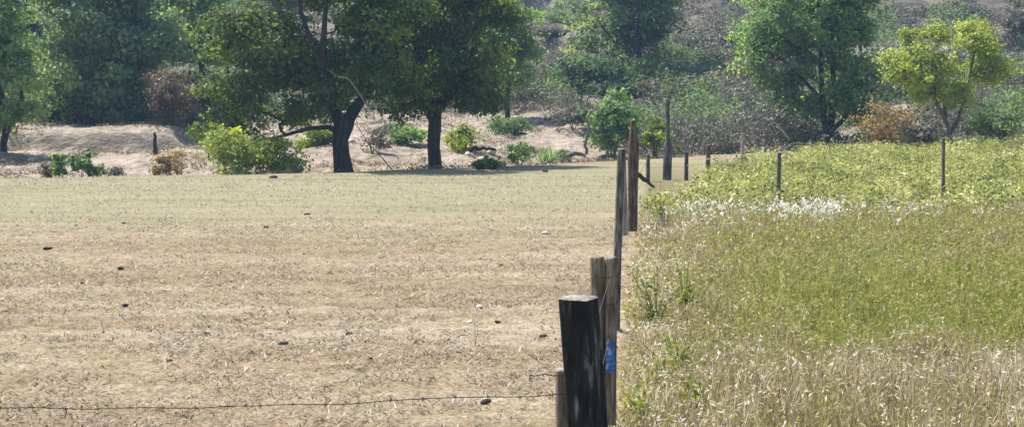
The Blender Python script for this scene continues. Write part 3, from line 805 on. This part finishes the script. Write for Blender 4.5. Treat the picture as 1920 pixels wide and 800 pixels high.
RL = ['pale block on the bank just right of the straight black trunk', 'largest pinkish boulder in the rubble right of the round tree', 'pink rock behind the largest boulder', 'small rock under the dark log',
      'rock at the right end of the dark log', 'rock left of the spiky shrub', 'rock at the pasture edge under the spiky shrub', 'rock on the sandy slope by the broken snag', 'small rock at the foot of the sapling',
      'upper rock nearest the round tree', 'rock seen right behind the thick forked trunk', 'rock between the two dark trunks', 'pale rock at the top of the shaded bank', 'pale rock beside the left edge tree']
for i, ((px, py, d, w), lab) in enumerate(zip(ROCKS, RL)):
    P, fs = lump(12, 7, i + 3, .45, .7)
    x = X(px, d); r = w * d / F * .62
    o = obj('rock', mesh('rock', P * r, fs, None, False, [M['rock' if i % 3 else 'pale_rock']]), None, (x, d, h1(x, d) + r * .3))
    o.rotation_euler = (0, 0, i * 1.3)
    tag(o, lab, 'rock', 'rocks on the sandy bank')

# spiky shrub (narrow upright leaves)
sx = X(1025, 58.5); root = thing('spiky_shrub', 'dark spiky upright shrub on the sand at the pasture edge', 'shrub', (sx, 58.5, h1(sx, 58.5) - .03))
g = Geo()
for i in range(140):
    a = rng.uniform(0, 6.28); el = rng.uniform(.4, 1.5); L = rng.uniform(.5, 1.0)
    dv = np.array([math.cos(a) * math.cos(el), math.sin(a) * math.cos(el), math.sin(el)])
    st = np.array([math.cos(a), math.sin(a), 0]) * .05; sd = unit(np.cross(dv, [0, 0, 1.]))
    g.add([st - sd * .02, st + sd * .02, st + dv * L * .6 + sd * .025, st + dv * L * .6 - sd * .025, st + dv * L], [[[0, 1, 2, 3]], [[3, 2, 4]]], rng.random())
obj('leaf_rosette', g.mesh('leaf_rosette', [M['blue_tree']]), root)

# ------------------------------------------------------------------ fence
def post_geo(h, r, shape='round', rings=30, k=30, lean=(0, 0), seed=0, taper=.9, groove=.10, bend=0., prof=None, below=.3, tilt=0.):
    zs = np.linspace(-below, h, rings)
    an = np.linspace(0, 2 * np.pi, k, endpoint=False)
    V = []
    for z in zs:
        f = (z + below) / (h + below)
        rr = r * (1 + (taper - 1) * f)
        if prof: rr = r * np.interp(z / h, [p[0] for p in prof], [p[1] for p in prof])
        c = np.array([lean[0] * z / h + bend * math.sin(f * math.pi), lean[1] * z / h])
        if shape == 'square':
            m = np.maximum(np.abs(np.cos(an)), np.abs(np.sin(an))); base = np.minimum(1 / m, 1.36) * .93
        else: base = np.ones(k)
        gr = fbm(np.cos(an) * 3.2 + seed, np.sin(an) * 3.2, np.full(k, z * .9), oct=3, seed=seed + 5)
        gv = 1 + groove * (gr - .5) * 2 - groove * 1.3 * (gr < .36)
        ztop = z + (tilt * np.cos(an) * rr if z == zs[-1] else 0) + (0.012 * (gr - .5) if z == zs[-1] else 0)
        V.append(np.stack([c[0] + rr * base * gv * np.cos(an), c[1] + rr * base * gv * np.sin(an), np.broadcast_to(ztop, k)], -1))
    # chamfered end grain
    top = V[-1].copy(); cc = top.mean(0); t2 = cc + (top - cc) * .86; t2[:, 2] += .008
    V.append(t2); V = np.concatenate(V + [cc[None] + np.array([[0, 0, .006]])])
    n = rings + 1
    i = np.arange(n - 1)[:, None] * k; j = np.arange(k)[None]; j2 = (j + 1) % k
    q4 = np.stack([i + j, i + j2, i + k + j2, i + k + j], -1).reshape(-1, 4)
    jj = np.arange(k)
    t3 = np.stack([(n - 1) * k + jj, (n - 1) * k + (jj + 1) % k, np.full(k, n * k)], -1)
    return V, [q4, t3]
def post(label, px, d, top_py, wpx, mat, shape='round', rot=0., lean_px=0., x=None, group='posts of the field fence', **kw):
    x = X(px, d) if x is None else x; z = h1(x, d)
    h = Z(top_py, d) - z; r = wpx * d / F * .5
    Vv, fs = post_geo(h, r, shape, lean=(lean_px * d / F, 0), **kw)
    root = thing('fence_post', label, 'fence post', (x, d, z), group)
    c, s_ = math.cos(rot), math.sin(rot)
    if rot:
        lx = lean_px * d / F
        hz = np.clip(Vv[:, 2] / h, -1, 1.05) * lx
        q_ = Vv.copy(); q_[:, 0] -= hz
        Vv = np.stack([q_[:, 0] * c - q_[:, 1] * s_ + hz, q_[:, 0] * s_ + q_[:, 1] * c, q_[:, 2]], -1)
    kk_ = kw.get('k', 30); nq = (kw.get('rings', 30) - 1) * kk_
    obj('shaft', mesh('shaft', Vv[:-kk_ - 1], [fs[0][:nq]], None, False, [M[mat]]), root)
    obj('end_grain', mesh('end_grain', Vv[-2 * kk_ - 1:], [fs[0][nq:] - (len(Vv) - 2 * kk_ - 1), fs[1] - (len(Vv) - 2 * kk_ - 1)], None, False, [M['end_grain']]), root)
    return root, h
def wire(name, label, pts, r, barb=0., group=None, sag=.02, attach=None):
    pts = [np.array(p, float) for p in pts]
    o = pts[0].copy()
    root = thing(name, label, 'wire', tuple(o), group)
    P = []
    for a, b in zip(pts[:-1], pts[1:]):
        n = max(4, int(np.linalg.norm(b - a) / .12))
        for i in range(n):
            f = i / n
            P.append(a + (b - a) * f + np.array([0, .004 * math.sin(f * 40), -sag * 4 * f * (1 - f) + .004 * math.sin(f * n * 1.7)]))
    P.append(pts[-1]); P = np.array(P) - o
    g = Geo(); tube(g, P, np.full(len(P), r), 5)
    obj('strand', g.mesh('strand', [M['wire']], True), root)
    if barb:
        g = Geo()
        for a in (.5, 2.2):
            v = np.array([0, math.cos(a), math.sin(a)]) * .016
            tube(g, np.stack([-v, v * .2 + np.array([.003, 0, 0]), v]), [r * .35, r * .9, r * .3], 4)
        tube(g, np.array([[-.012, 0, 0], [.012, 0, 0]]), [r * 1.5, r * 1.5], 5)
        bm = g.mesh('barb', [M['wire']])
        L = np.concatenate([[0], np.cumsum(np.linalg.norm(np.diff(P, axis=0), axis=1))])
        for s in np.arange(.08, L[-1], barb):
            c = [np.interp(s, L, P[:, i]) for i in range(3)]
            b_ = obj('barb', bm, root, c); b_.rotation_euler = (rng.uniform(0, 6), 0, rng.uniform(-.2, .2))
    return root

# nearest post: squared black timber, leaning to the left at its top
p1, hp1 = post('nearest fence post, thick squared black timber leaning left', 1131, 6.3, 561, 66, 'tie', 'square', rot=math.radians(-25), lean_px=-46, seed=3, taper=.95, groove=.05, k=56, rings=36, group='posts of the field fence', below=.25)
post('short light brown stake tight against the left of the black post', 1056, 6.45, 698, 24, 'brown_post', seed=8, lean_px=-2, taper=.96)
# second post: two weathered staves tied together
d2 = 9.6; x2 = X(1137, d2); z2 = h1(x2, d2)
root = thing('fence_post', 'post of two weathered brown staves behind the black post', 'fence post', (x2, d2, z2), 'posts of the field fence')
for dx, top, w, ln, sd in ((-13, 484, 25, -3.5, 11), (9, 485, 24, .0, 12)):
    Vv, fs = post_geo(Z(top, d2) - z2, w * d2 / F * .5, 'round', lean=(ln * d2 / F, 0), seed=sd, taper=1.0, groove=.14, tilt=.1)
    Vv[:, 0] += dx * d2 / F
    obj('stave', mesh('stave', Vv, fs, None, False, [M['brown_post']]), root)
for zz in (1.02, .84, .55):
    g = Geo(); an = np.linspace(0, 2 * np.pi, 20)
    tube(g, np.stack([np.cos(an) * .088 - .009, np.sin(an) * .048, zz + .012 * np.sin(an * 1.)], -1), np.full(20, .0022), 5)
    obj('wire_wrap', g.mesh('wire_wrap', [M['wire']], True), root)
# blue plastic piece on its camera side
mb, nt, out = newmat('blue_plastic')
tc = N(nt, 'ShaderNodeTexCoord'); nb = noise(nt, tc.outputs['Object'], 38, 3)
cb = ramp(nt, nb, [(.40, (.015, .07, .26)), (.56, (.03, .14, .40)), (.63, (.30, .38, .46))])
pb = N(nt, 'ShaderNodeBsdfPrincipled'); pb.inputs['Roughness'].default_value = .4; nt.links.new(cb, pb.inputs['Base Color']); nt.links.new(pb.outputs[0], out.inputs[0])
w_, h_ = .062, .205
nu, nv = 9, 12
U, W_ = np.meshgrid(np.linspace(-.5, .5, nu), np.linspace(0, 1, nv))
Pf = np.stack([U * w_ * (1 - .12 * W_), -.012 * np.cos(U * 3) + .006 * np.sin(W_ * 9 + U * 4), W_ * h_], -1).reshape(-1, 3)
Pb = Pf + np.array([0, .004, 0]); ii = np.arange(nu * nv).reshape(nv, nu)
qf = np.stack([ii[:-1, :-1], ii[:-1, 1:], ii[1:, 1:], ii[1:, :-1]], -1).reshape(-1, 4)
bd = np.concatenate([ii[0, :], ii[1:, -1], ii[-1, -2::-1], ii[-2:0:-1, 0]])
qs = np.stack([bd, np.roll(bd, -1), np.roll(bd, -1) + nu * nv, bd + nu * nv], -1)
tag(obj('plastic_tag', mesh('plastic_tag', np.vstack([Pf, Pb]), [qf, qf[:, ::-1] + nu * nv, qs[:, ::-1]], None, True, [mb]), None, (X(1147, 9.5), 9.535, Z(702, 9.53))),
    'blue plastic tag with pale marks fixed to the stave post', 'tag')
# third, thin tall post
post('thin tall grey pole rising from behind the stave post', 1158, 14.0, 280, 15, 'grey_post', seed=21, lean_px=7, taper=.95, groove=.16, bend=-.01, rings=40)
# rough corner group
post('tall reddish brown corner post with tapering top', 1187, 25, 226, 21, 'rust_post', seed=31, prof=[(-.5, .82), (.3, .85), (.62, 1), (.75, .96), (.88, .68), (1, .46)], groove=.2, rings=36)
post('bleached split post leaning on the tall corner post', 1173, 24.2, 280, 12, 'dead', seed=33, lean_px=-4, groove=.22, taper=.8)
post('dark thick tall post with thin upper stake', 1250, 43, 186, 15, 'grey_post', seed=35, prof=[(-.5, 1.1), (.40, 1.05), (.46, .9), (.5, .55), (.92, .5), (.95, .72), (1, .5)], groove=.2, rings=40, bend=.03)
post('short grey post left of the dark tall stake post', 1215, 42, 290, 8, 'grey_post', seed=36, groove=.15)
post('slim brown post just right of the dark tall stake post', 1287, 43, 284, 8, 'rust_post', seed=37, groove=.15)
post('brown post farther right, third after the tall corner post', 1327, 45, 272, 9, 'rust_post', seed=38, groove=.15, lean_px=1)
post('faint pale far post before the brush', 1392, 49, 250, 7, 'dead', seed=39, groove=.15)
post('thin dark post standing alone in the weeds left of the wide tree', 1460, 31.5, 286, 8, 'grey_post', seed=40, groove=.15, lean_px=1)
post('thin brown post standing in the weeds before the small bright tree', 1770, 31.5, 259, 7.5, 'brown_post', seed=42, groove=.15, lean_px=-2)
limb('brace_pole', 'slanting dark brace from the tall corner post into the weeds', [at(1190, 324, 25), at(1208, 336, 26), at(1226, 352, 27)], .05, 'bark', 'brace')

# wires
WX = [(-5.5, 6.35, Z(778, 6.35)), (X(0, 6.35), 6.35, Z(769, 6.35)), (X(480, 6.35), 6.35, Z(765, 6.35)), (X(830, 6.35), 6.35, Z(750, 6.35)), (X(1062, 6.32), 6.32, Z(741, 6.32))]
w1 = wire('barbed_wire', 'rusty barbed wire stretched leftwards from the black post', WX, .0021, .14, sag=.006)
g = Geo(); tube(g, np.array([[0, 0, 0], [.002, .002, -.02], [-.004, 0, -.05]]), [.0035, .003, .0015], 5)
obj('hanging_barb', g.mesh('hanging_barb', [M['wire']], True), w1, Vector((X(113, 6.35), 6.35, Z(768, 6.35))) - w1.location)
wire('loose_wire', 'short loose wire end sticking out left of the black post', [(X(1062, 6.36), 6.36, Z(705, 6.36)), (X(1030, 6.36), 6.36, Z(706, 6.36)), (X(994, 6.36), 6.36, Z(706, 6.36)), (X(993, 6.36), 6.36, Z(718, 6.36))], .0026, sag=0.)
for hh, lab in ((1.0, 'upper wire running along the posts between pasture and meadow'), (.62, 'lower wire running along the posts between pasture and meadow')):
    wire('fence_wire', lab, [(.30, 6.36, hh), (x2 + .02, 9.56, hh), (X(1160, 14), 13.96, hh), (X(1180, 24.9), 24.86, hh)], .0022, 0, 'wires of the dividing fence')
for k_, hh in enumerate((.66, .4)):
    wire('fence_wire', ('upper' if k_ == 0 else 'lower') + ' wire strung from the corner post past the short far posts', [(X(1192, 25), 25.1, hh + .2), (X(1215, 42), 41.9, hh), (X(1250, 43), 42.85, hh), (X(1287, 43), 42.9, hh), (X(1327, 45), 44.9, hh), (X(1392, 49), 48.9, hh + .1)], .0035, 0, 'wires of the far fence')

# ------------------------------------------------------------------ dung pats, scraps and stalks on the pasture
DUNG = [(140, 423, 1.), (230, 420, 1.2), (222, 505, 1.2), (575, 402, 1.5), (497, 425, 1.1), (940, 498, 1.1), (497, 622, 1.2), (527, 648, 1.2), (652, 630, 1.1), (383, 630, 1.2), (228, 577, .9),
        (568, 477, .9), (768, 568, .9), (1020, 633, 1.1), (692, 675, 1.), (933, 605, .9), (513, 334, 2.), (1022, 322, 2.2), (150, 533, .8), (85, 468, 1.3), (910, 757, 1.6), (312, 684, .9), (786, 487, .8), (520, 622, .9)]
NEAR_ = ['at the far left near the greener strip', 'right of the far left pair', 'in the left middle of the pasture', 'widest one on the greener strip', 'just below the greener strip left of centre',
         'sharp round one left of the fence in mid pasture', 'on the pale track left of centre, leftmost of three', 'just below the three on the pale track', 'right of the three on the pale track', 'below the track at left, tilted',
         'above the track at left', 'faint small one in upper middle', 'on the track edge in the middle', 'beside the fence below the track', 'below the track in the middle', 'small one near the pale stalk',
         'near the bright leafy bush at the pasture edge', 'near the rocks at the far pasture edge', 'faint one in the left part', 'flat dark strip near the left edge', 'biggest one low near the black post', 'faint one above the wire at left', 'faint upper one right of middle', 'on the pale track, middle of three']
for i, ((px, py, s), wh) in enumerate(zip(DUNG, NEAR_)):
    d = F * CAMZ / (py - HOR); x = X(px, d)
    if py < 340: d = min(d, edge(x) - 1.5); x = X(px, d)
    P, fs = lump(12, 6, i + 50, .5, .5)
    r = .021 * s * (1 + .025 * d) * (.75 + .5 * ((i * 37) % 11) / 10)
    o = obj('dung_pat', mesh('dung_pat', P * r * np.array([1.35, 1, 1.]), fs, None, False, [M['dung']]), None, (x, d, h1(x, d) + r * .3))
    o.rotation_euler = (0, 0, i)
    tag(o, 'dark dung pat ' + wh, 'dung pat', 'dung pats on the pasture')
for px, py, lab in ((880, 606, 'small white scrap lying on the pale track'), (898, 577, 'white pebble just behind the white scrap'), (912, 750, 'pale stone beside the biggest dung pat'), (1022, 439, 'pale flat stone by the fence in the far pasture')):
    d = F * CAMZ / (py - HOR); x = X(px, d); P, fs = lump(10, 5, px, .4, .5); r = .0022 * d
    tag(obj('stone', mesh('stone', P * r, fs, None, False, [M['pale_rock']]), None, (x, d, h1(x, d) + r * .35)), lab, 'stone')
for px, py, tops, lab in ((190, 628, ((-18, 588), (18, 592)), 'pale V-shaped dry stalk on the left of the pasture'), (890, 650, ((-4, 585), (5, 600)), 'thin upright pale stalk on the pasture near the black post')):
    d = F * CAMZ / (py - HOR); x = X(px, d); z = h1(x, d)
    root = thing('dry_stalk', lab, 'dry plant', (x, d, z))
    for dx, ty in tops:
        g = Geo(); e = np.array([dx * d / F, .03, Z(ty, d) - z])
        tube(g, np.stack([[0, 0, -.02], e * .5 + [.01, 0, .01], e]), [.004, .0035, .002], 5, .95)
        leaves(g, e * rng.uniform(.4, 1, (9, 1)) + rng.normal(size=(9, 3)) * .012, .05, .012, np.full(9, .95))
        obj('stem', g.mesh('stem', [M['stubble']]), root)

# ------------------------------------------------------------------ stubble on the pasture
g = Geo()
for y0, y1, dens in ((8.5, 14, 800), (14, 20, 430), (20, 28, 190), (28, 46, 60)):
    xa = -.343 * y1 - 1.6; xb = fence_x(y1)
    n = int((xb - xa) * (y1 - y0) * dens)
    x = rng.uniform(xa, xb, n); y = rng.uniform(y0, y1, n)
    k = (x < fence_x(y) - .05) & (x > -.343 * y - 1.6) & (fbm(x * 2.1, y * 2.1, seed=71, oct=3) + rng.normal(size=n) * .07 > .46)
    x, y = x[k], y[k]; n = len(x)
    sc_ = 1 + y / 30
    B = np.stack([x, y, H(x, y) + .085 * (fbm(x * 7, y * 7, oct=3, seed=41) - .5) * (1 - .5 * (y > 26)) - .004], -1)
    hgt = rng.uniform(.006, .030, n) * sc_
    t = np.clip(.45 * fbm(x * 1.5, y * 1.5, seed=5) + .9 * rng.random(n) - .18, 0, 1)
    blades(g, B, hgt, rng.uniform(.005, .011, n) * sc_, rng.uniform(.02, .07, n) * sc_, t)
tag(obj('stubble', g.mesh('stubble', [M['stubble']])), 'short dry straw stubble over the grazed pasture', 'stubble', kind='stuff')

# ------------------------------------------------------------------ meadow grass
g = Geo(); gs = Geo()
for y0, y1, dens in ((6.5, 10, 850), (10, 14, 1000), (14, 19, 680), (19, 24, 450), (24, 29, 330)):
    xa = fence_x(y0); xb = .343 * y1 + 2.2
    n = int((xb - xa) * (y1 - y0) * dens)
    x = rng.uniform(xa, xb, n); y = rng.uniform(y0, y1, n)
    # clumped: pull roots toward tuft centres
    tx = np.round(x / .17 + (vnoise(x / .17, y / .17, seed=2) - .5)) * .17; ty = np.round(y / .17) * .17
    x = x + (tx - x) * .35 + rng.normal(size=n) * .02; y = y + (ty - y) * .35 + rng.normal(size=n) * .02
    off = x - fence_x(y)
    k = (off > .03 + .12 * vnoise(y * 2, y * 0, seed=4)) & (x < .343 * y + 2.2)
    x, y, off = x[k], y[k], off[k]; n = len(x)
    big = fbm(x * .55, y * .9, seed=31, oct=3); cl = fbm(x * 3.1, y * 3.1, seed=33, oct=2)
    yy = np.where(y < 22, y + 3. * (big - .5) - .05 * (x - 3), y + .8 * (big - .5))
    tan = np.interp(yy, [6, 10.6, 11.8, 13, 15.2, 17.5, 21, 24, 27], [.60, .62, .52, .20, .16, .28, .36, .40, .46])
    tan = tan + np.where(y < 11.5, np.clip((x - 2.0) * .12, -.14, .1), 0)
    wf = np.interp(off, [.3, 1.9], [.8, 0]); tan = tan * (1 - wf) + wf * (.74 + .25 * (cl - .5))
    t = np.clip(tan + .45 * (cl - .5) + .5 * (rng.random(n) - .5) + .3 * (rng.random(n) < .08) + .35 * (big - .5), 0, 1)
    hgt = (.10 + .34 * cl + .18 * rng.random(n) ** 2) * np.interp(yy, [6, 11, 14, 20, 26], [1.0, 1.05, .9, .9, 1.0]) * np.interp(off, [0, .9], [.4, 1.]) * .78
    wd = rng.uniform(.0035, .0095, n) * (1 + np.clip(y - 10, 0, 20) * .055)
    blades(g, np.stack([x, y, H(x, y) - .01], -1), hgt, wd, rng.uniform(.02, .17, n), t)
    kb = np.repeat(np.arange(n), 2)[rng.random(2 * n) < .6]
    m = len(kb); hb = hgt[kb] * rng.uniform(.35, 1.02, m)
    Cb = np.stack([x[kb] + rng.normal(size=m) * .05, y[kb] + rng.normal(size=m) * .05, H(x[kb], y[kb]) + hb], -1)
    fs_ = 1 + np.clip(y[kb] - 10, 0, 20) * .045
    leaves(g, Cb, rng.uniform(.025, .065, m) * fs_, rng.uniform(.007, .014, m) * fs_, np.clip(t[kb] + .42 * (rng.random(m) - .5), 0, 1), -.25, 0, np.array([-.2, -.2, .45]) + rng.normal(size=(m, 3)) * .55)
    # stalks with seed heads
    ks = rng.random(n) < np.interp(yy, [6, 11, 12.5, 22, 25.6, 26.2, 27.1, 27.5], [.006, .006, .003, .006, .02, .7, .7, .0]) * np.where(y > 22, np.clip(1.3 - .22 * (x - 2.5), .03, 1) * np.interp(off, [0, 1.2], [.25, 1]) * np.clip((big - .30) * 4, .2, 1), np.where(off < 1.1, 2.2, 1.))
    xs_, ys_ = x[ks], y[ks]; m = len(xs_); hs = hgt[ks] * rng.uniform(1.0, 1.3, m); ln = rng.uniform(.02, .12, m)
    base = np.stack([xs_, ys_, H(xs_, ys_)], -1)
    hd = base + np.stack([rng.normal(size=m) * .03, rng.normal(size=m) * .03, hs], -1)
    far = ys_ > 22
    for r_ in range(3):
        C = hd + rng.normal(size=(m, 3)) * np.array([.014, .014, .03]) * (1 + far * .6)[:, None]
        leaves(gs, C, np.where(far, .085, .04) * rng.uniform(.7, 1.3, m), np.where(far, .028, .010) * rng.uniform(.7, 1.3, m), rng.random(m) * np.where(far, 1, .6), -.9)
tag(obj('meadow_grass', g.mesh('meadow_grass', [M['grass']])), 'tall ungrazed grass, olive and straw coloured, right of the fence', 'grass', kind='stuff')
tag(obj('seed_heads', gs.mesh('seed_heads', [M['seed']])), 'whitish seed heads standing above the tall grass', 'grass', kind='stuff')

# weeds further back
g = Geo()
n = 14500
y = np.sqrt(rng.uniform(26.8 ** 2, 64 ** 2, n)); x = rng.uniform(2, 26, n)
lb = np.interp(y, [26, 29, 34, 45, 52, 60], [2.2, 2.7, 4.0, 6.0, 9.5, 12.]) + .6 * (vnoise(y, y * 0, seed=8) - .5)
k = (x > lb) & (y > 26.6 + 2.2 * (fbm(x * 1.2, x * 0, seed=58, oct=3) - .25)) & (fbm(x * 1.1, y * 1.1, seed=57, oct=3) > .33) & (x < .343 * y + 2.5) & (y < edge(x) - .3)
x, y = x[k], y[k]; n = len(x)
per = 20
hh = (.08 + .80 * fbm(x * .9, y * .9, seed=51, oct=3)) * rng.uniform(.6, 1.15, n) * np.where(rng.random(n) < .05, 1.35, 1)
base = np.stack([x, y, H(x, y)], -1)
f = rng.random((n, per)) ** .7
C = base[:, None] + np.stack([rng.normal(size=(n, per)) * .09, rng.normal(size=(n, per)) * .09, f * hh[:, None]], -1)
cl = fbm(x * .8, y * .8, seed=53, oct=3)
t = np.clip(np.repeat(.34 + 1.3 * (cl - .45) + .75 * (rng.random(n) - .5), per) + .4 * (rng.random(n * per) - .5), 0, 1)
leaves(g, C.reshape(-1, 3), .075 * rng.uniform(.45, 1.8, n * per), .038 * rng.uniform(.5, 1.7, n * per), t, -.1, .3, np.array([-.1, -.25, .8]) + rng.normal(size=(n * per, 3)) * .45)
blades(g, base, hh, np.full(n, .012), rng.uniform(.02, .1, n), np.full(n, .3))
tag(obj('weeds', g.mesh('weeds', [M['weed']])), 'dense yellow-green weeds covering the far part of the meadow', 'weeds', kind='stuff')

# single broad-leaved weeds that stand out of the grass
WEEDS = [(1232, 488, 13.8, 70, 'broad yellow-green weed in the grass beside the thin tall pole'), (1285, 470, 14.6, 60, 'yellow-green weed behind the first one by the thin tall pole'),
         (1205, 725, 9.9, 50, 'bright weed at the lower edge beside the black post'), (1312, 705, 10.2, 44, 'dark green weed standing in straw grass at the bottom'),
         (1238, 350, 26.4, 60, 'bright green weed at the end of the slanting brace'), (1290, 348, 27, 60, 'bright green weed right of the slanting brace'),
         (1245, 640, 11, 40, 'small bright weed in pale grass right of the blue tag'), (1275, 625, 11.6, 36, 'small weed right of the small bright one'), (1395, 780, 9.7, 50, 'weed at the bottom edge right of the dark green weed')]
for px, top, d, w, lab in WEEDS:
    x = X(px, d); z = h1(x, d); s = d / F
    root = thing('weed_plant', lab, 'weed', (x, d, z), 'broad-leaved weeds in the grass')
    hgt = Z(top, d) - z; g = Geo(); gl = Geo()
    for i in range(13):
        a = rng.uniform(0, 6.28); e = np.array([math.cos(a), math.sin(a), 0]) * w * s * rng.uniform(.2, .95) + np.array([0, 0, hgt * rng.uniform(.35, 1.)])
        P = np.stack([[0, 0, -.02], e * np.array([.35, .35, .55]), e]); tube(g, P, [.005, .004, .002], 5, .3)
        m = 20; ff = rng.uniform(.2, 1, m)[:, None]
        C = np.where(ff < .55, P[1] * ff / .55, P[1] + (P[2] - P[1]) * (ff - .55) / .45) + rng.normal(size=(m, 3)) * .035
        leaves(gl, C, (.03 + .0014 * d) * rng.uniform(.5, 1.5, m), (.014 + .0007 * d) * rng.uniform(.5, 1.5, m), np.clip((.02 if 'dark' in lab else .15) + .6 * rng.random(m), 0, 1), -.1, .4)
    obj('stems', g.mesh('stems', [M['weed']]), root); obj('foliage', gl.mesh('foliage', [M['weed']]), root)

# ------------------------------------------------------------------ haze
HAZE = 0.0006
if HAZE:
    x0, x1, y0, y1, z0, z1 = -260, 260, -80, 345, -6, 120
    Vh = [(x, y, z) for x in (x0, x1) for y in (y0, y1) for z in (z0, z1)]
    Fh = [[0, 1, 3, 2], [4, 6, 7, 5], [0, 4, 5, 1], [2, 3, 7, 6], [0, 2, 6, 4], [1, 5, 7, 3]]
    m, nt, out = newmat('haze_air')
    pv = N(nt, 'ShaderNodeVolumePrincipled')
    pv.inputs['Density'].default_value = HAZE
    pv.inputs['Color'].default_value = (.42, .66, 1, 1)
    pv.inputs['Anisotropy'].default_value = .2
    nt.links.new(pv.outputs[0], out.inputs['Volume'])
    tag(obj('haze', mesh('haze', Vh, [Fh], None, False, [m])), 'thin pale summer haze in the air', 'haze', kind='stuff')
